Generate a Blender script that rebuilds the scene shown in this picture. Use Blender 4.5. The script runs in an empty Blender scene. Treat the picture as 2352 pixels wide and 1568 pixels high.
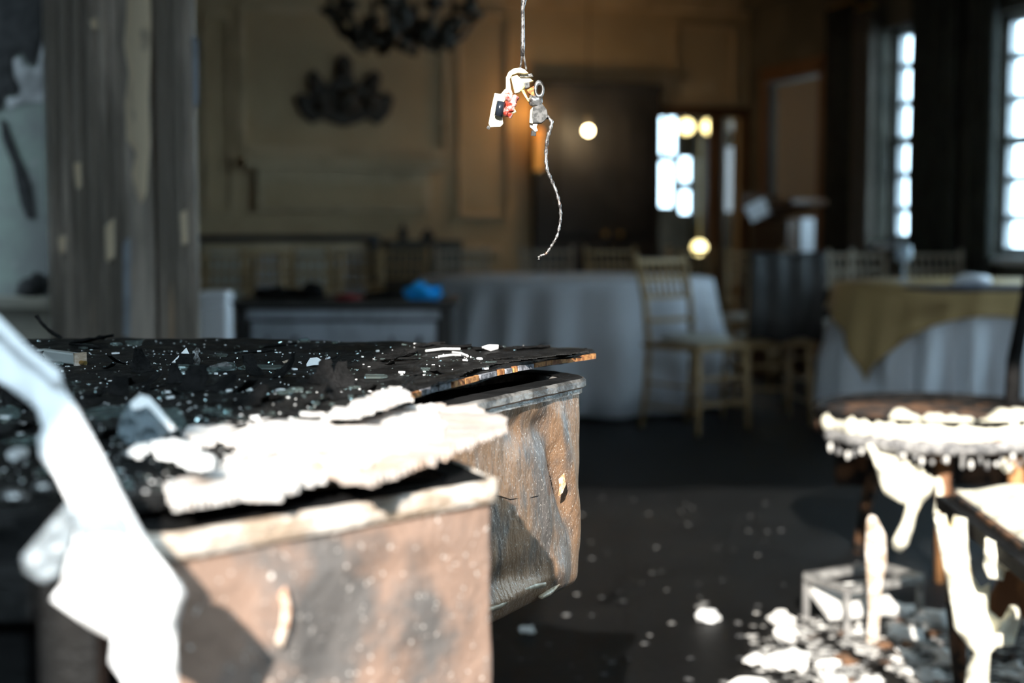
import bpy, bmesh, math, random
from mathutils import Vector, Matrix, noise
random.seed(7)
R = math.radians
S = bpy.context.scene
COL = S.collection

# ------------------------------------------------------------------ camera
F = 2352 * 50 / 36
CAMZ = 1.05
PITCH = math.atan(266 / F)
cd = bpy.data.cameras.new('camera'); cam = bpy.data.objects.new('camera', cd); COL.objects.link(cam)
cd.lens = 50; cd.sensor_width = 36; cd.clip_start = 0.02; cd.clip_end = 200
cam.location = (0, 0, CAMZ); cam.rotation_euler = (math.pi / 2 - PITCH, 0, 0)
cd.dof.use_dof = True; cd.dof.focus_distance = 1.74; cd.dof.aperture_fstop = 2.9
S.camera = cam

# ------------------------------------------------------------------ world, sun, exposure
w = bpy.data.worlds.new('sky'); S.world = w; w.use_nodes = True
bg = w.node_tree.nodes['Background']; bg.inputs[0].default_value = (0.64, 0.85, 1.0, 1); bg.inputs[1].default_value = 7.0
SUN_DIR = Vector((0.10, 0.80, -0.43)).normalized()
sd = bpy.data.lights.new('sun', 'SUN'); sun = bpy.data.objects.new('sun', sd); COL.objects.link(sun)
sd.energy = 11.5; sd.angle = R(0.6); sd.color = (1.0, 0.94, 0.86)
sun.rotation_euler = SUN_DIR.to_track_quat('-Z', 'Y').to_euler()
S.view_settings.view_transform = 'Standard'; S.view_settings.look = 'None'
S.view_settings.exposure = 0.0; S.view_settings.gamma = 1.0; S.view_settings.use_curve_mapping = False

# ------------------------------------------------------------------ helpers
def ray(px, py):
    a = (px - 1176) / F; b = (784 - py) / F
    return Vector((a, math.cos(PITCH) + b * math.sin(PITCH), -math.sin(PITCH) + b * math.cos(PITCH)))
def at(px, py, D):
    r = ray(px, py); t = D / r.y
    return Vector((r.x * t, D, CAMZ + r.z * t))
def atz(px, py, z):
    r = ray(px, py); t = (z - CAMZ) / r.z
    return Vector((r.x * t, r.y * t, z))

class MB:
    def __init__(s): s.v = []; s.f = []
    def add(s, v, f):
        n = len(s.v); s.v += [Vector(p) for p in v]; s.f += [tuple(i + n for i in q) for q in f]; return s
    def box(s, c, d, M=None):
        x, y, z = d[0] / 2, d[1] / 2, d[2] / 2
        v = [Vector((i * x, j * y, k * z)) for k in (-1, 1) for j in (-1, 1) for i in (-1, 1)]
        if M is not None: v = [M @ p for p in v]
        v = [p + Vector(c) for p in v]
        return s.add(v, [(0, 2, 3, 1), (4, 5, 7, 6), (0, 1, 5, 4), (2, 6, 7, 3), (0, 4, 6, 2), (1, 3, 7, 5)])
    def bar(s, a, b, w, h):
        a = Vector(a); b = Vector(b); d = b - a; L = d.length
        M = d.to_track_quat('X', 'Z').to_matrix()
        return s.box((a + b) / 2, (L, w, h), M)
    def tube(s, pts, r, n=8, caps=True):
        pts = [Vector(p) for p in pts]; m = len(pts)
        rr = r if isinstance(r, (list, tuple)) else [r] * m
        t0 = (pts[1] - pts[0]).normalized(); up = Vector((0, 0, 1)) if abs(t0.z) < .9 else Vector((1, 0, 0))
        nx = t0.cross(up).normalized(); v = []
        for i in range(m):
            t = (pts[min(i + 1, m - 1)] - pts[max(i - 1, 0)]).normalized()
            nx = (nx - t * nx.dot(t)).normalized(); ny = t.cross(nx)
            for k in range(n):
                a = 2 * math.pi * k / n
                v.append(pts[i] + (nx * math.cos(a) + ny * math.sin(a)) * rr[i])
        f = []
        for i in range(m - 1):
            for k in range(n):
                k2 = (k + 1) % n; f.append((i * n + k, i * n + k2, (i + 1) * n + k2, (i + 1) * n + k))
        if caps: f.append(tuple(reversed(range(n)))); f.append(tuple((m - 1) * n + k for k in range(n)))
        return s.add(v, f)
    def prism(s, poly, ext):
        n = len(poly); e = Vector(ext); p = [Vector(q) for q in poly]
        v = p + [q + e for q in p]
        f = [tuple(range(n)), tuple(reversed(range(n, 2 * n)))]
        for i in range(n):
            j = (i + 1) % n; f.append((i, i + n, j + n, j))
        return s.add(v, f)
    def lathe(s, prof, n=24, c=(0, 0, 0), fn=None):
        v = []; c = Vector(c)
        for (r, z) in prof:
            for k in range(n):
                a = 2 * math.pi * k / n; q = r if fn is None else fn(r, z, a)
                v.append(c + Vector((q * math.cos(a), q * math.sin(a), z)))
        m = len(prof); f = []
        for i in range(m - 1):
            for k in range(n):
                k2 = (k + 1) % n; f.append((i * n + k, i * n + k2, (i + 1) * n + k2, (i + 1) * n + k))
        if prof[0][0] > 1e-4: f.append(tuple(reversed(range(n))))
        if prof[-1][0] > 1e-4: f.append(tuple((m - 1) * n + k for k in range(n)))
        return s.add(v, f)
    def blob(s, c, r, n=10, m=6, amp=.15, seed=0, M=None):
        c = Vector(c); r = Vector(r) if hasattr(r, '__len__') else Vector((r, r, r)); v = []; f = []
        for i in range(m + 1):
            th = math.pi * i / m
            for k in range(n):
                ph = 2 * math.pi * k / n
                d = Vector((math.sin(th) * math.cos(ph), math.sin(th) * math.sin(ph), math.cos(th)))
                q = 1 + amp * noise.noise(d * 1.7 + Vector((seed * 3.1, seed * 1.7, seed)))* 2
                p = Vector((d.x * r.x, d.y * r.y, d.z * r.z)) * q
                if M is not None: p = M @ p
                v.append(c + p)
        for i in range(m):
            for k in range(n):
                k2 = (k + 1) % n; f.append((i * n + k, (i + 1) * n + k, (i + 1) * n + k2, i * n + k2))
        return s.add(v, f)
    def torus(s, c, R_, r, M=None, n=20, m=8):
        pts = []
        v = []; f = []
        for i in range(n):
            a = 2 * math.pi * i / n
            for k in range(m):
                b = 2 * math.pi * k / m
                p = Vector(((R_ + r * math.cos(b)) * math.cos(a), (R_ + r * math.cos(b)) * math.sin(a), r * math.sin(b)))
                if M is not None: p = M @ p
                v.append(Vector(c) + p)
        for i in range(n):
            for k in range(m):
                i2 = (i + 1) % n; k2 = (k + 1) % m
                f.append((i * m + k, i2 * m + k, i2 * m + k2, i * m + k2))
        return s.add(v, f)

def obj(name, mb, mat, parent=None, world=False, smooth=False, bevel=0):
    me = bpy.data.meshes.new(name)
    off = Vector(parent.location) if (parent is not None and world) else Vector((0, 0, 0))
    me.from_pydata([p - off for p in mb.v], [], mb.f); me.validate()
    bm = bmesh.new(); bm.from_mesh(me); bmesh.ops.recalc_face_normals(bm, faces=bm.faces); bm.to_mesh(me); bm.free()
    if smooth:
        for p in me.polygons: p.use_smooth = True
    me.materials.append(mat)
    o = bpy.data.objects.new(name, me); COL.objects.link(o)
    if parent is not None: o.parent = parent
    if bevel:
        b = o.modifiers.new('bevel', 'BEVEL'); b.width = bevel; b.segments = 2; b.limit_method = 'ANGLE'
    return o
def sub(name, mb, mat, part, smooth=False):
    """sub-part in the same (thing-local or world) frame as its part"""
    off = Vector((0, 0, 0)); p = part.parent
    if p is not None: off = Vector(p.location)
    me = bpy.data.meshes.new(name); me.from_pydata([q - off for q in mb.v], [], mb.f); me.validate()
    bm = bmesh.new(); bm.from_mesh(me); bmesh.ops.recalc_face_normals(bm, faces=bm.faces); bm.to_mesh(me); bm.free()
    if smooth:
        for q in me.polygons: q.use_smooth = True
    me.materials.append(mat); o = bpy.data.objects.new(name, me); COL.objects.link(o); o.parent = part
    return o
def tag(o, label, cat, group=None, kind=None):
    o['label'] = label; o['category'] = cat
    if group: o['group'] = group
    if kind: o['kind'] = kind
    return o
def thing(name, label, cat, loc=(0, 0, 0), rz=0, group=None):
    o = bpy.data.objects.new(name, None); COL.objects.link(o); o.empty_display_size = .1
    o.location = loc; o.rotation_euler = (0, 0, rz)
    return tag(o, label, cat, group)
def struct(name, mb, mat, label=None, parent=None, smooth=False, bevel=0):
    o = obj(name, mb, mat, parent, smooth=smooth, bevel=bevel)
    if parent is None:
        o['kind'] = 'structure'
        if label: o['label'] = label
    return o
def dup(root, loc, rz, label, group=None):
    r = root.copy(); COL.objects.link(r); r.location = loc; r.rotation_euler = (0, 0, rz); r['label'] = label
    if group: r['group'] = group
    for ch in list(root.children):
        c = ch.copy(); COL.objects.link(c); c.parent = r
        for g in ch.children:
            d = g.copy(); COL.objects.link(d); d.parent = c
    return r

# ------------------------------------------------------------------ materials
def mat(name, c, rough=.6, metal=0, c2=None, scale=8, lo=.4, hi=.6, bump=0, bscale=None, stretch=(1, 1, 1), detail=5,
        c3=None, scale3=60, lo3=.62, hi3=.68, trans=0, emit=None, estr=0, coat=0, alpha=1, spec=.5, ior=1.45, rough2=None):
    m = bpy.data.materials.new(name); m.use_nodes = True; nt = m.node_tree; N = nt.nodes; L = nt.links
    b = N['Principled BSDF']
    b.inputs['Base Color'].default_value = (*c, 1); b.inputs['Roughness'].default_value = rough; b.inputs['Metallic'].default_value = metal
    b.inputs['Transmission Weight'].default_value = trans; b.inputs['Coat Weight'].default_value = coat; b.inputs['Alpha'].default_value = alpha
    b.inputs['Specular IOR Level'].default_value = spec; b.inputs['IOR'].default_value = ior
    if emit: b.inputs['Emission Color'].default_value = (*emit, 1); b.inputs['Emission Strength'].default_value = estr
    tc = N.new('ShaderNodeTexCoord'); mp = N.new('ShaderNodeMapping'); mp.inputs['Scale'].default_value = stretch
    L.new(tc.outputs['Object'], mp.inputs['Vector'])
    def nz(sc, det=detail):
        n = N.new('ShaderNodeTexNoise'); n.inputs['Scale'].default_value = sc; n.inputs['Detail'].default_value = det
        n.inputs['Roughness'].default_value = .62
        L.new(mp.outputs[0], n.inputs['Vector']); return n
    def ramp(src, a, b_):
        r = N.new('ShaderNodeMapRange'); r.inputs['From Min'].default_value = a; r.inputs['From Max'].default_value = b_
        r.interpolation_type = 'SMOOTHSTEP'; L.new(src, r.inputs['Value']); return r.outputs[0]
    def mix(fac, A, B):
        x = N.new('ShaderNodeMix'); x.data_type = 'RGBA'; L.new(fac, x.inputs[0])
        if hasattr(A, 'links'): L.new(A, x.inputs[6])
        else: x.inputs[6].default_value = (*A, 1)
        x.inputs[7].default_value = (*B, 1); return x.outputs[2]
    col = c
    if c2:
        n1 = nz(scale); fac = ramp(n1.outputs[0], lo, hi); col = mix(fac, col, c2)
        if rough2 is not None:
            rr = N.new('ShaderNodeMapRange'); rr.inputs['To Min'].default_value = rough; rr.inputs['To Max'].default_value = rough2
            L.new(fac, rr.inputs['Value']); L.new(rr.outputs[0], b.inputs['Roughness'])
    if c3:
        n3 = nz(scale3, 3); col = mix(ramp(n3.outputs[0], lo3, hi3), col, c3)
    if hasattr(col, 'links'): L.new(col, b.inputs['Base Color'])
    if bump:
        nb = nz(bscale or scale * 3); bp = N.new('ShaderNodeBump'); bp.inputs['Strength'].default_value = bump; bp.inputs['Distance'].default_value = .01
        L.new(nb.outputs[0], bp.inputs['Height']); L.new(bp.outputs[0], b.inputs['Normal'])
    return m

M_carpet = mat('charred carpet', (.0028, .0028, .0028), .55, spec=.25, c2=(.005, .005, .005), scale=2.2, c3=(.016, .015, .015), scale3=45, lo3=.66, hi3=.74, bump=.5, bscale=60)
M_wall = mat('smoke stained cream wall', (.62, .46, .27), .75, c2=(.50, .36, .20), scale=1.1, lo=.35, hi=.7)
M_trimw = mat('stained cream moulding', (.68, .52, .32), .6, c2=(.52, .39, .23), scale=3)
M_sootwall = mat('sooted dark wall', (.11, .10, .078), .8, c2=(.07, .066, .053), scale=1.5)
M_peel = mat('sooted plaster with pale peeled patches', (.075, .095, .08), .7, c2=(.055, .058, .056), scale=2.2, lo=.45, hi=.6, c3=(.11, .11, .105), scale3=5, lo3=.56, hi3=.64)
M_ceil = mat('smoke tinted ceiling', (.40, .34, .25), .85, c2=(.30, .25, .18), scale=1.3)
M_rear = mat('smoke grey plaster', (.12, .115, .105), .8)
M_doordark = mat('dark stained door', (.03, .03, .03), .6, c2=(.045, .043, .042), scale=4)
M_wood = mat('brown wood', (.16, .08, .038), .5, c2=(.10, .045, .02), scale=5, stretch=(1, 1, .2))
M_greydoor = mat('grey painted door', (.36, .34, .33), .5)
M_glass = mat('window glass', (.9, .97, 1), .02, trans=1, ior=1.02)
M_white = mat('white painted wood', (.7, .72, .74), .5)
M_drape = mat('dark green drape', (.040, .042, .034), .85, c2=(.026, .027, .022), scale=6)
M_drape2 = mat('brown drape', (.12, .10, .08), .85)
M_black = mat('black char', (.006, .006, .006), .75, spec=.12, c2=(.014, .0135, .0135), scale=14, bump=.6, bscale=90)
M_char = mat('charred veneer', (.006, .006, .006), .4, spec=.25, c2=(.013, .0125, .012), scale=20, bump=.55, bscale=120, rough2=.7, c3=(.10, .095, .095), scale3=330, lo3=.68, hi3=.72)
M_flake = mat('curled char flake', (.006, .006, .006), .7, c2=(.014, .0135, .0135), scale=40, spec=.12, bump=.7, bscale=150)
M_ash = mat('ash white burnt plywood', (.50, .42, .37), .85, c2=(.48, .28, .17), scale=18, stretch=(.35, 1.0, 1), lo=.5, hi=.72, c3=(.30, .19, .14), scale3=38, lo3=.64, hi3=.70, bump=.8, bscale=60)
M_ashw = mat('white ash', (.62, .58, .55), .85, c2=(.36, .28, .23), scale=30, lo=.52, hi=.7, bump=.7, bscale=60)
M_ply = mat('scorched plywood edge', (.42, .20, .075), .8, c2=(.035, .03, .028), scale=40, lo=.42, hi=.58, c3=(.5, .5, .52), scale3=50, lo3=.6, hi3=.66)
M_orange = mat('scorched orange veneer edge', (.62, .30, .10), .8, c2=(.25, .09, .03), scale=120)
M_tongue = mat('scorched pale splinter', (.62, .52, .42), .8, c2=(.5, .17, .06), scale=60)
M_greyedge = mat('grey ash edge', (.33, .33, .36), .8, c2=(.10, .10, .11), scale=150)
M_metal = mat('heat coloured sheet metal', (.33, .20, .12), .38, metal=.35, c2=(.16, .145, .135), scale=11, lo=.44, hi=.58, stretch=(1, 1, .4), c3=(.95, .88, .80), scale3=800, lo3=.62, hi3=.68, bump=.5, bscale=55)  # pale fine specks are sun sparkle painted into the colour
M_metal2 = mat('rust pink sheet metal', (.34, .225, .17), .5, metal=.1, c2=(.16, .145, .135), scale=9, lo=.42, hi=.6, c3=(.95, .86, .78), scale3=150, lo3=.64, hi3=.69, bump=.5, bscale=30)  # light specks stand in for sunlit glints, painted in the base colour
M_rim = mat('sooty metal rim', (.08, .075, .07), .32, metal=.4, c2=(.34, .32, .30), scale=30, bump=.2)
M_rimash = mat('ashen rim', (.78, .70, .62), .8, c2=(.45, .34, .25), scale=22, stretch=(1, 1, 2), bump=.5, bscale=70)
M_shard = mat('broken green glass', (.78, .95, .93), .03, trans=.96)
M_whitechip = mat('white plaster chip', (.86, .86, .85), .8)
M_strip = mat('white plastic trim', (.92, .92, .92), .45, c2=(.85, .82, .76), scale=14, lo=.5, hi=.8, bump=.3, bscale=30)
M_film = mat('torn translucent plastic film', (.50, .56, .60), .25, trans=.6, bump=.4, bscale=25)
M_foam = mat('melted cream foam', (.90, .86, .70), .8, c2=(.80, .66, .42), scale=14, lo=.55, hi=.75, bump=.5, bscale=40)
M_burntw = mat('burnt wood', (.20, .10, .05), .75, c2=(.012, .011, .010), scale=18, lo=.38, hi=.56, bump=.6)
M_orangew = mat('scorched chair leg wood', (.46, .23, .09), .7, c2=(.16, .07, .03), scale=12, stretch=(1, 1, .3))
M_charwool = mat('charred fringe', (.12, .12, .125), .9, c2=(.38, .37, .36), scale=45, bump=.8, bscale=80)
M_ashgrey = mat('ash grey rubble', (.62, .60, .57), .9, c2=(.10, .095, .09), scale=40, bump=.6)
M_whitechip2 = mat('grey white bare plaster', (.16, .16, .163), .85, c2=(.075, .075, .075), scale=6)
M_speck = mat('sooty grit', (.05, .05, .052), .8, c2=(.16, .155, .15), scale=12)
M_paleash = mat('pale ash', (.85, .83, .79), .9, c2=(.5, .47, .43), scale=25, lo=.5, hi=.8)
M_steel = mat('ash coated steel', (.15, .145, .14), .6, metal=.2, c2=(.30, .29, .275), scale=30)
M_gold = mat('gold chair wood', (.40, .27, .13), .45, c2=(.29, .19, .085), scale=20)
M_goldpale = mat('pale gold chair wood', (.40, .33, .25), .5)
M_cush = mat('ivory cushion', (.45, .43, .38), .9)
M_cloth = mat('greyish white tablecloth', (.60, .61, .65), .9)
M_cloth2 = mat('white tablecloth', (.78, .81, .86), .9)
M_overlay = mat('gold overlay cloth', (.54, .38, .17), .6)
M_navy = mat('navy cloth', (.02, .025, .05), .8)
M_colmn = mat('charred column paint', (.25, .212, .178), .65, c2=(.58, .49, .41), scale=9, lo=.46, hi=.70, stretch=(1, 1, .13), c3=(.55, .40, .28), scale3=7, lo3=.60, hi3=.68)
M_colbare = mat('bare yellowed plaster', (.82, .66, .47), .85, c2=(.22, .18, .15), scale=7, lo=.56, hi=.70, stretch=(1.5, 1, .5))
M_chest = mat('grey painted chest', (.38, .41, .46), .5, c2=(.28, .30, .33), scale=6)
M_chesttop = mat('dark chest top', (.022, .021, .02), .5)
M_bluebag = mat('bright blue plastic', (.02, .42, 1.0), .4)
M_red = mat('dark red cloth', (.25, .02, .02), .7)
M_pure = mat('bright white plastic', (.95, .96, 1.0), .5)
M_brass = mat('brass', (.45, .30, .10), .35, metal=.9)
M_bulb = mat('glowing bulb', (1, .9, .7), .5, emit=(1, .80, .45), estr=22)
M_amber = mat('amber lamp glass', (.5, .22, .05), .4, emit=(1, .40, .08), estr=.55)
M_yell = mat('glowing yellow globe', (1, .9, .6), .5, emit=(1, .82, .35), estr=3.2)
M_dullg = mat('dull globe', (.55, .5, .45), .5)
M_crest = mat('dark carved wood', (.05, .043, .033), .6)
M_iron = mat('black iron', (.05, .045, .036), .5, metal=.3)
M_wire = mat('bare twisted wire', (.52, .50, .48), .35, metal=.7, c2=(.10, .09, .09), scale=220, c3=(.6, .3, .18), scale3=90, lo3=.62, hi3=.7)
M_cream = mat('cream plastic', (.88, .80, .58), .5, c2=(.7, .5, .22), scale=40, lo=.55, hi=.75)
M_yplast = mat('yellowed plastic', (.80, .58, .16), .5, c2=(.92, .82, .55), scale=60)
M_cap = mat('black capacitor', (.02, .025, .035), .25)
M_redbead = mat('red melted plastic', (.45, .05, .03), .35, c2=(.75, .45, .42), scale=130)
M_silver = mat('tarnished metal', (.55, .55, .55), .3, metal=.8, c2=(.12, .11, .1), scale=150)
M_greyp = mat('grey sooted plastic', (.05, .05, .048), .7, c2=(.15, .145, .14), scale=160)
M_clear = mat('clear glass tube', (.75, .78, .76), .1, trans=.35)
M_lect = mat('lectern wood', (.10, .048, .022), .45)
M_glassware = mat('drinking glass', (.7, .8, .9), .05, trans=.5)

# ------------------------------------------------------------------ the room frame
TH = math.atan(.3); EX = Vector((math.cos(TH), math.sin(TH), 0)); EY = Vector((-math.sin(TH), math.cos(TH), 0))
CR = Vector((1.97, 12.0, 0)); MR = Matrix.Rotation(TH, 3, 'Z'); HC = 2.95
def W(u, v, z=0): return CR + EX * u + EY * v + Vector((0, 0, z))
def on_back(px, py, v=0):
    r = ray(px, py); o = Vector((0, 0, CAMZ)) - CR
    t = (v - o.dot(EY)) / r.dot(EY); p = o + r * t
    return p.dot(EX), p.z
def on_right(px, py, u=0):
    r = ray(px, py); o = Vector((0, 0, CAMZ)) - CR
    t = (u - o.dot(EX)) / r.dot(EX); p = o + r * t
    return p.dot(EY), p.z
def rbox(mb, u0, u1, v0, v1, z0, z1):
    return mb.box(W((u0 + u1) / 2, (v0 + v1) / 2, (z0 + z1) / 2), (abs(u1 - u0), abs(v1 - v0), abs(z1 - z0)), MR)
def wall_cells(a0, a1, z0, z1, holes, fn):
    A = sorted({a0, a1, *[h[0] for h in holes], *[h[1] for h in holes]}); Z = sorted({z0, z1, *[h[2] for h in holes], *[h[3] for h in holes]})
    for i in range(len(A) - 1):
        for j in range(len(Z) - 1):
            ca = (A[i] + A[i + 1]) / 2; cz = (Z[j] + Z[j + 1]) / 2
            if ca < a0 or ca > a1 or cz < z0 or cz > z1: continue
            if any(h[0] < ca < h[1] and h[2] < cz < h[3] for h in holes): continue
            fn(A[i], A[i + 1], Z[j], Z[j + 1])

# floor
mb = MB(); nx, ny = 60, 80
for j in range(ny + 1):
    for i in range(nx + 1):
        x = -7 + 15 * i / nx; y = -6 + 24 * j / ny
        mb.v.append(Vector((x, y, .006 * noise.noise(Vector((x * 2, y * 2, 0))) - .006)))
for j in range(ny):
    for i in range(nx):
        a = j * (nx + 1) + i; mb.f.append((a, a + 1, a + nx + 2, a + nx + 1))
struct('floor', mb, M_carpet, smooth=True)

# ceiling, its unseen ragged edge placed to cut the sun off mid-room
mb = MB(); top = []
n = 40
for i in range(n + 1):
    x = -1.9 + (5.6 + 1.9) * i / n
    top.append(Vector((x, .15 + .10 * noise.noise(Vector((x * 2.3, 0, 3))), HC)))
right = W(.2, -11.6); backr = W(.2, .3); backl = W(-6.4, .3)
poly = top + [Vector((backr.x, backr.y, HC)), Vector((backl.x, backl.y, HC)), Vector((-3.2, 5, HC)), Vector((-1.9, 4.4, HC))]
poly[n] = Vector((W(.2, -11).x, W(.2, -11).y, HC))
mb.prism(poly, (0, 0, .12)); struct('ceiling', mb, M_ceil)

# back wall with the lit doorway
u0, zt = on_back(1512, 266); u1, _ = on_back(1700, 300); zt = max(1.9, zt)
d0, dt = on_back(1246, 214); d1, _ = on_back(1512, 214)
mb = MB(); wall_cells(-6.4, .2, 0, HC, [(u0, u1, 0, zt)], lambda a, b, c, d: rbox(mb, a, b, 0, .14, c, d))
struct('wall_back', mb, M_wall)
# mouldings on the back wall
k = 0
def trim(fn, m=M_trimw, bevel=.006):
    global k
    k += 1; b = MB(); fn(b); return struct('trim_%d' % k, b, m, bevel=bevel)
trim(lambda b: rbox(b, -6.4, 0, -.09, 0, HC - .10, HC))
trim(lambda b: rbox(b, -6.4, 0, -.05, 0, HC - .16, HC - .10))
def frame(pxa, pya, pxb, pyb, wd=.05, dp=.03):
    a, zb = on_back(pxa, pyb); c, za = on_back(pxb, pya)
    z0, z1 = zb, za
    for (x0, x1, y0, y1) in ((a, c, z1 - wd, z1), (a, c, z0, z0 + wd), (a, a + wd, z0 + wd, z1 - wd), (c - wd, c, z0 + wd, z1 - wd)):
        trim(lambda b: rbox(b, x0, x1, -dp, 0, y0, y1))
frame(548, 30, 1030, 352); frame(470, 30, 530, 500, .03)
frame(1050, 30, 1170, 500, .03)
frame(1545, 60, 1690, 240, .03, .02)
a, z1 = on_back(556, 362); c, z0 = on_back(1012, 392)
trim(lambda b: rbox(b, a, c, -.16, 0, z0, z1))              # mantel shelf
trim(lambda b: rbox(b, a + .1, c - .1, -.08, 0, z0 - .32, z0))
trim(lambda b: rbox(b, a + .15, c - .15, -.085, 0, z0 - .29, z0 - .10), M_wall)
trim(lambda b: rbox(b, -6.4, d0 - .35, -.03, 0, .82, .88))
trim(lambda b: rbox(b, -6.4, d0 - .35, -.025, 0, 0, .14))
# dark double doors
for i, (a, b_) in enumerate(((d0, (d0 + d1 * 1.3) / 2.3), ((d0 + d1 * 1.3) / 2.3 + .006, d1 - .01))):
    mb = MB(); rbox(mb, a, b_, -.075, -.03, .01, dt)
    d = struct('door_%d' % (i + 1), mb, M_doordark, 'dark stained door leaf in the back wall'); d['kind'] = 'structure'
    for (za, zb) in ((.2, .85), (.98, dt - .15)):
        pb = MB(); rbox(pb, a + .1, b_ - .1, -.088, -.075, za, zb); obj('door_panel', pb, M_doordark, d, bevel=.008)
    kb = MB(); kb.blob(W(b_ - .06 if i == 0 else a + .06, -.11, .98), .025, amp=0); obj('door_knob', kb, M_brass, d, smooth=True)
for (a, b_, z0, z1) in ((d0 - .09, d0, 0, dt + .09), (d0 - .09, d1, dt, dt + .09)):
    trim(lambda b: rbox(b, a, b_, -.10, 0, z0, z1), M_doordark)
# far doorway architrave
for (a, b_, z0, z1) in ((u1, u1 + .10, 0, zt + .08), (u0 - .05, u1 + .10, zt, zt + .08)):
    trim(lambda b: rbox(b, a, b_, -.04, .0, z0, z1), M_wood)
um, _ = on_back(1650, 300)
trim(lambda b: rbox(b, um - .04, um + .045, .01, .12, 0, zt), M_wood)

# the small lobby beyond the doorway, lit by a gridded window
V3 = 3.0
holes = []
for (xa, xb, ya, yb) in ((1508, 1530, 264, 354), (1535, 1556, 264, 354), (1512, 1549, 372, 474), (1562, 1590, 362, 416), (1599, 1635, 356, 420), (1562, 1592, 438, 489), (1600, 1635, 438, 490)):
    a, zb = on_back(xa, yb, V3); c, za = on_back(xb, ya, V3); holes.append((a, c, zb, za))
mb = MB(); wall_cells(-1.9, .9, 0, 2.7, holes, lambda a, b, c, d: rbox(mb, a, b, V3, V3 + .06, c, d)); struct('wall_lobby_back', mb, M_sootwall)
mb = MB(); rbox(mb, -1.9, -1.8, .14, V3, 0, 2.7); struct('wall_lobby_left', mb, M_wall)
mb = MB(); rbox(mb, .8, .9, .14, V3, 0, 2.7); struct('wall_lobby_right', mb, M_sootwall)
mb = MB(); rbox(mb, -1.9, .9, .14, V3 + .06, 2.7, 2.8); struct('ceiling_lobby', mb, M_ceil)
for i, h in enumerate(holes):
    mb = MB(); rbox(mb, h[0], h[1], V3 + .02, V3 + .028, h[2], h[3]); struct('window_%d' % (i + 3), mb, M_glass, 'bright pane of the lobby window')
# grey side panel seen at the right of the doorway
a, z0 = on_back(1664, 486, .6); c, z1 = on_back(1690, 338, .6)
mb = MB(); rbox(mb, a, c, .58, .62, z0, z1)
tag(obj('glazed_side_panel', mb, M_greydoor), 'narrow grey panel standing just inside the lit lobby doorway', 'panel')
# right wall with two windows and a door
va, zs = on_right(2118, 552); WT = .2
w1 = (va, va + .56, .93, on_right(2100, 50)[1]); vb = on_right(2246, 500)[0]
w2 = (vb - .85, vb - .06, .86, on_right(2330, 20)[1])
dv0 = on_right(1888, 300)[0]; dv1 = on_right(1768, 300)[0]; dz = on_right(1830, 178)[1]
fill_windows = [(vb - 2.6, vb - 1.25, .5, 2.65), (vb - 4.4, vb - 3.05, .5, 2.65), (vb - 6.2, vb - 4.85, .5, 2.65)]  # unseen windows, added and enlarged to brighten the mid-room
mb = MB(); wall_cells(-11.6, .14, 0, HC, [w1[:2] + w1[2:], w2, (dv0, dv1, 0, dz), *fill_windows], lambda a, b, c, d: rbox(mb, 0, WT, a, b, c, d))
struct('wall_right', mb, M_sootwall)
def window(i, wd):
    a, b, z0, z1 = wd; uo = WT - .05; zm = (z0 + z1) / 2 - .03
    mb = MB(); rbox(mb, uo, uo + .008, a, b, z0, z1); o = struct('window_%d' % i, mb, M_glass, 'tall sash window in the right wall')
    for (c, d, e, f) in ((a, a + .05, z0, z1), (b - .05, b, z0, z1), (a, b, z0, z0 + .06), (a, b, z1 - .05, z1), (a, b, zm - .03, zm + .03)):
        q = MB(); rbox(q, uo - .03, uo + .03, c, d, e, f); obj('sash_rail', q, M_white, o)
    for zz in (z0 + (zm - z0) / 3, z0 + (zm - z0) * 2 / 3, zm + (z1 - zm) / 3, zm + (z1 - zm) * 2 / 3):
        q = MB(); rbox(q, uo - .015, uo + .015, a + .05, b - .05, zz - .024, zz + .024); obj('muntin', q, M_white, o)
    q = MB(); rbox(q, uo - .014, uo + .014, (a + b) / 2 - .012, (a + b) / 2 + .012, z0 + .06, z1 - .05); obj('muntin', q, M_white, o)
    q = MB(); rbox(q, -.06, WT - .05, a - .06, b + .06, z0 - .04, z0); obj('window_sill', q, M_white, o)
window(1, w1); window(2, w2)
for i, q in enumerate(fill_windows): window(10 + i, q)
def casing(v, z0, z1):
    trim(lambda b: rbox(b, -.03, 0, v - .06, v + .06, z0, z1), M_sootwall)
for wd in (w1, w2): casing(wd[1] + .08, .9, wd[3] + .1)
# the door in the right wall
mb = MB(); rbox(mb, .05, .09, dv0 + .04, dv1 - .02, .01, dz - .02); d3 = struct('door_3', mb, M_greydoor, 'pale grey door in the right wall')
for (za, zb) in ((.2, .9), (1.05, dz - .15)):
    q = MB(); rbox(q, .035, .05, dv0 + .14, dv1 - .12, za, zb); obj('door_panel', q, M_greydoor, d3, bevel=.006)
for (a, b_, z0, z1) in ((dv0 - .1, dv0, 0, dz + .1), (dv1, dv1 + .1, 0, dz + .1), (dv0 - .12, dv1 + .12, dz, dz + .12)):
    trim(lambda b: rbox(b, -.04, 0, a, b_, z0, z1), M_wood)
trim(lambda b: rbox(b, -.10, 0, -11.6, 0, HC - .14, HC), M_sootwall)
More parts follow.
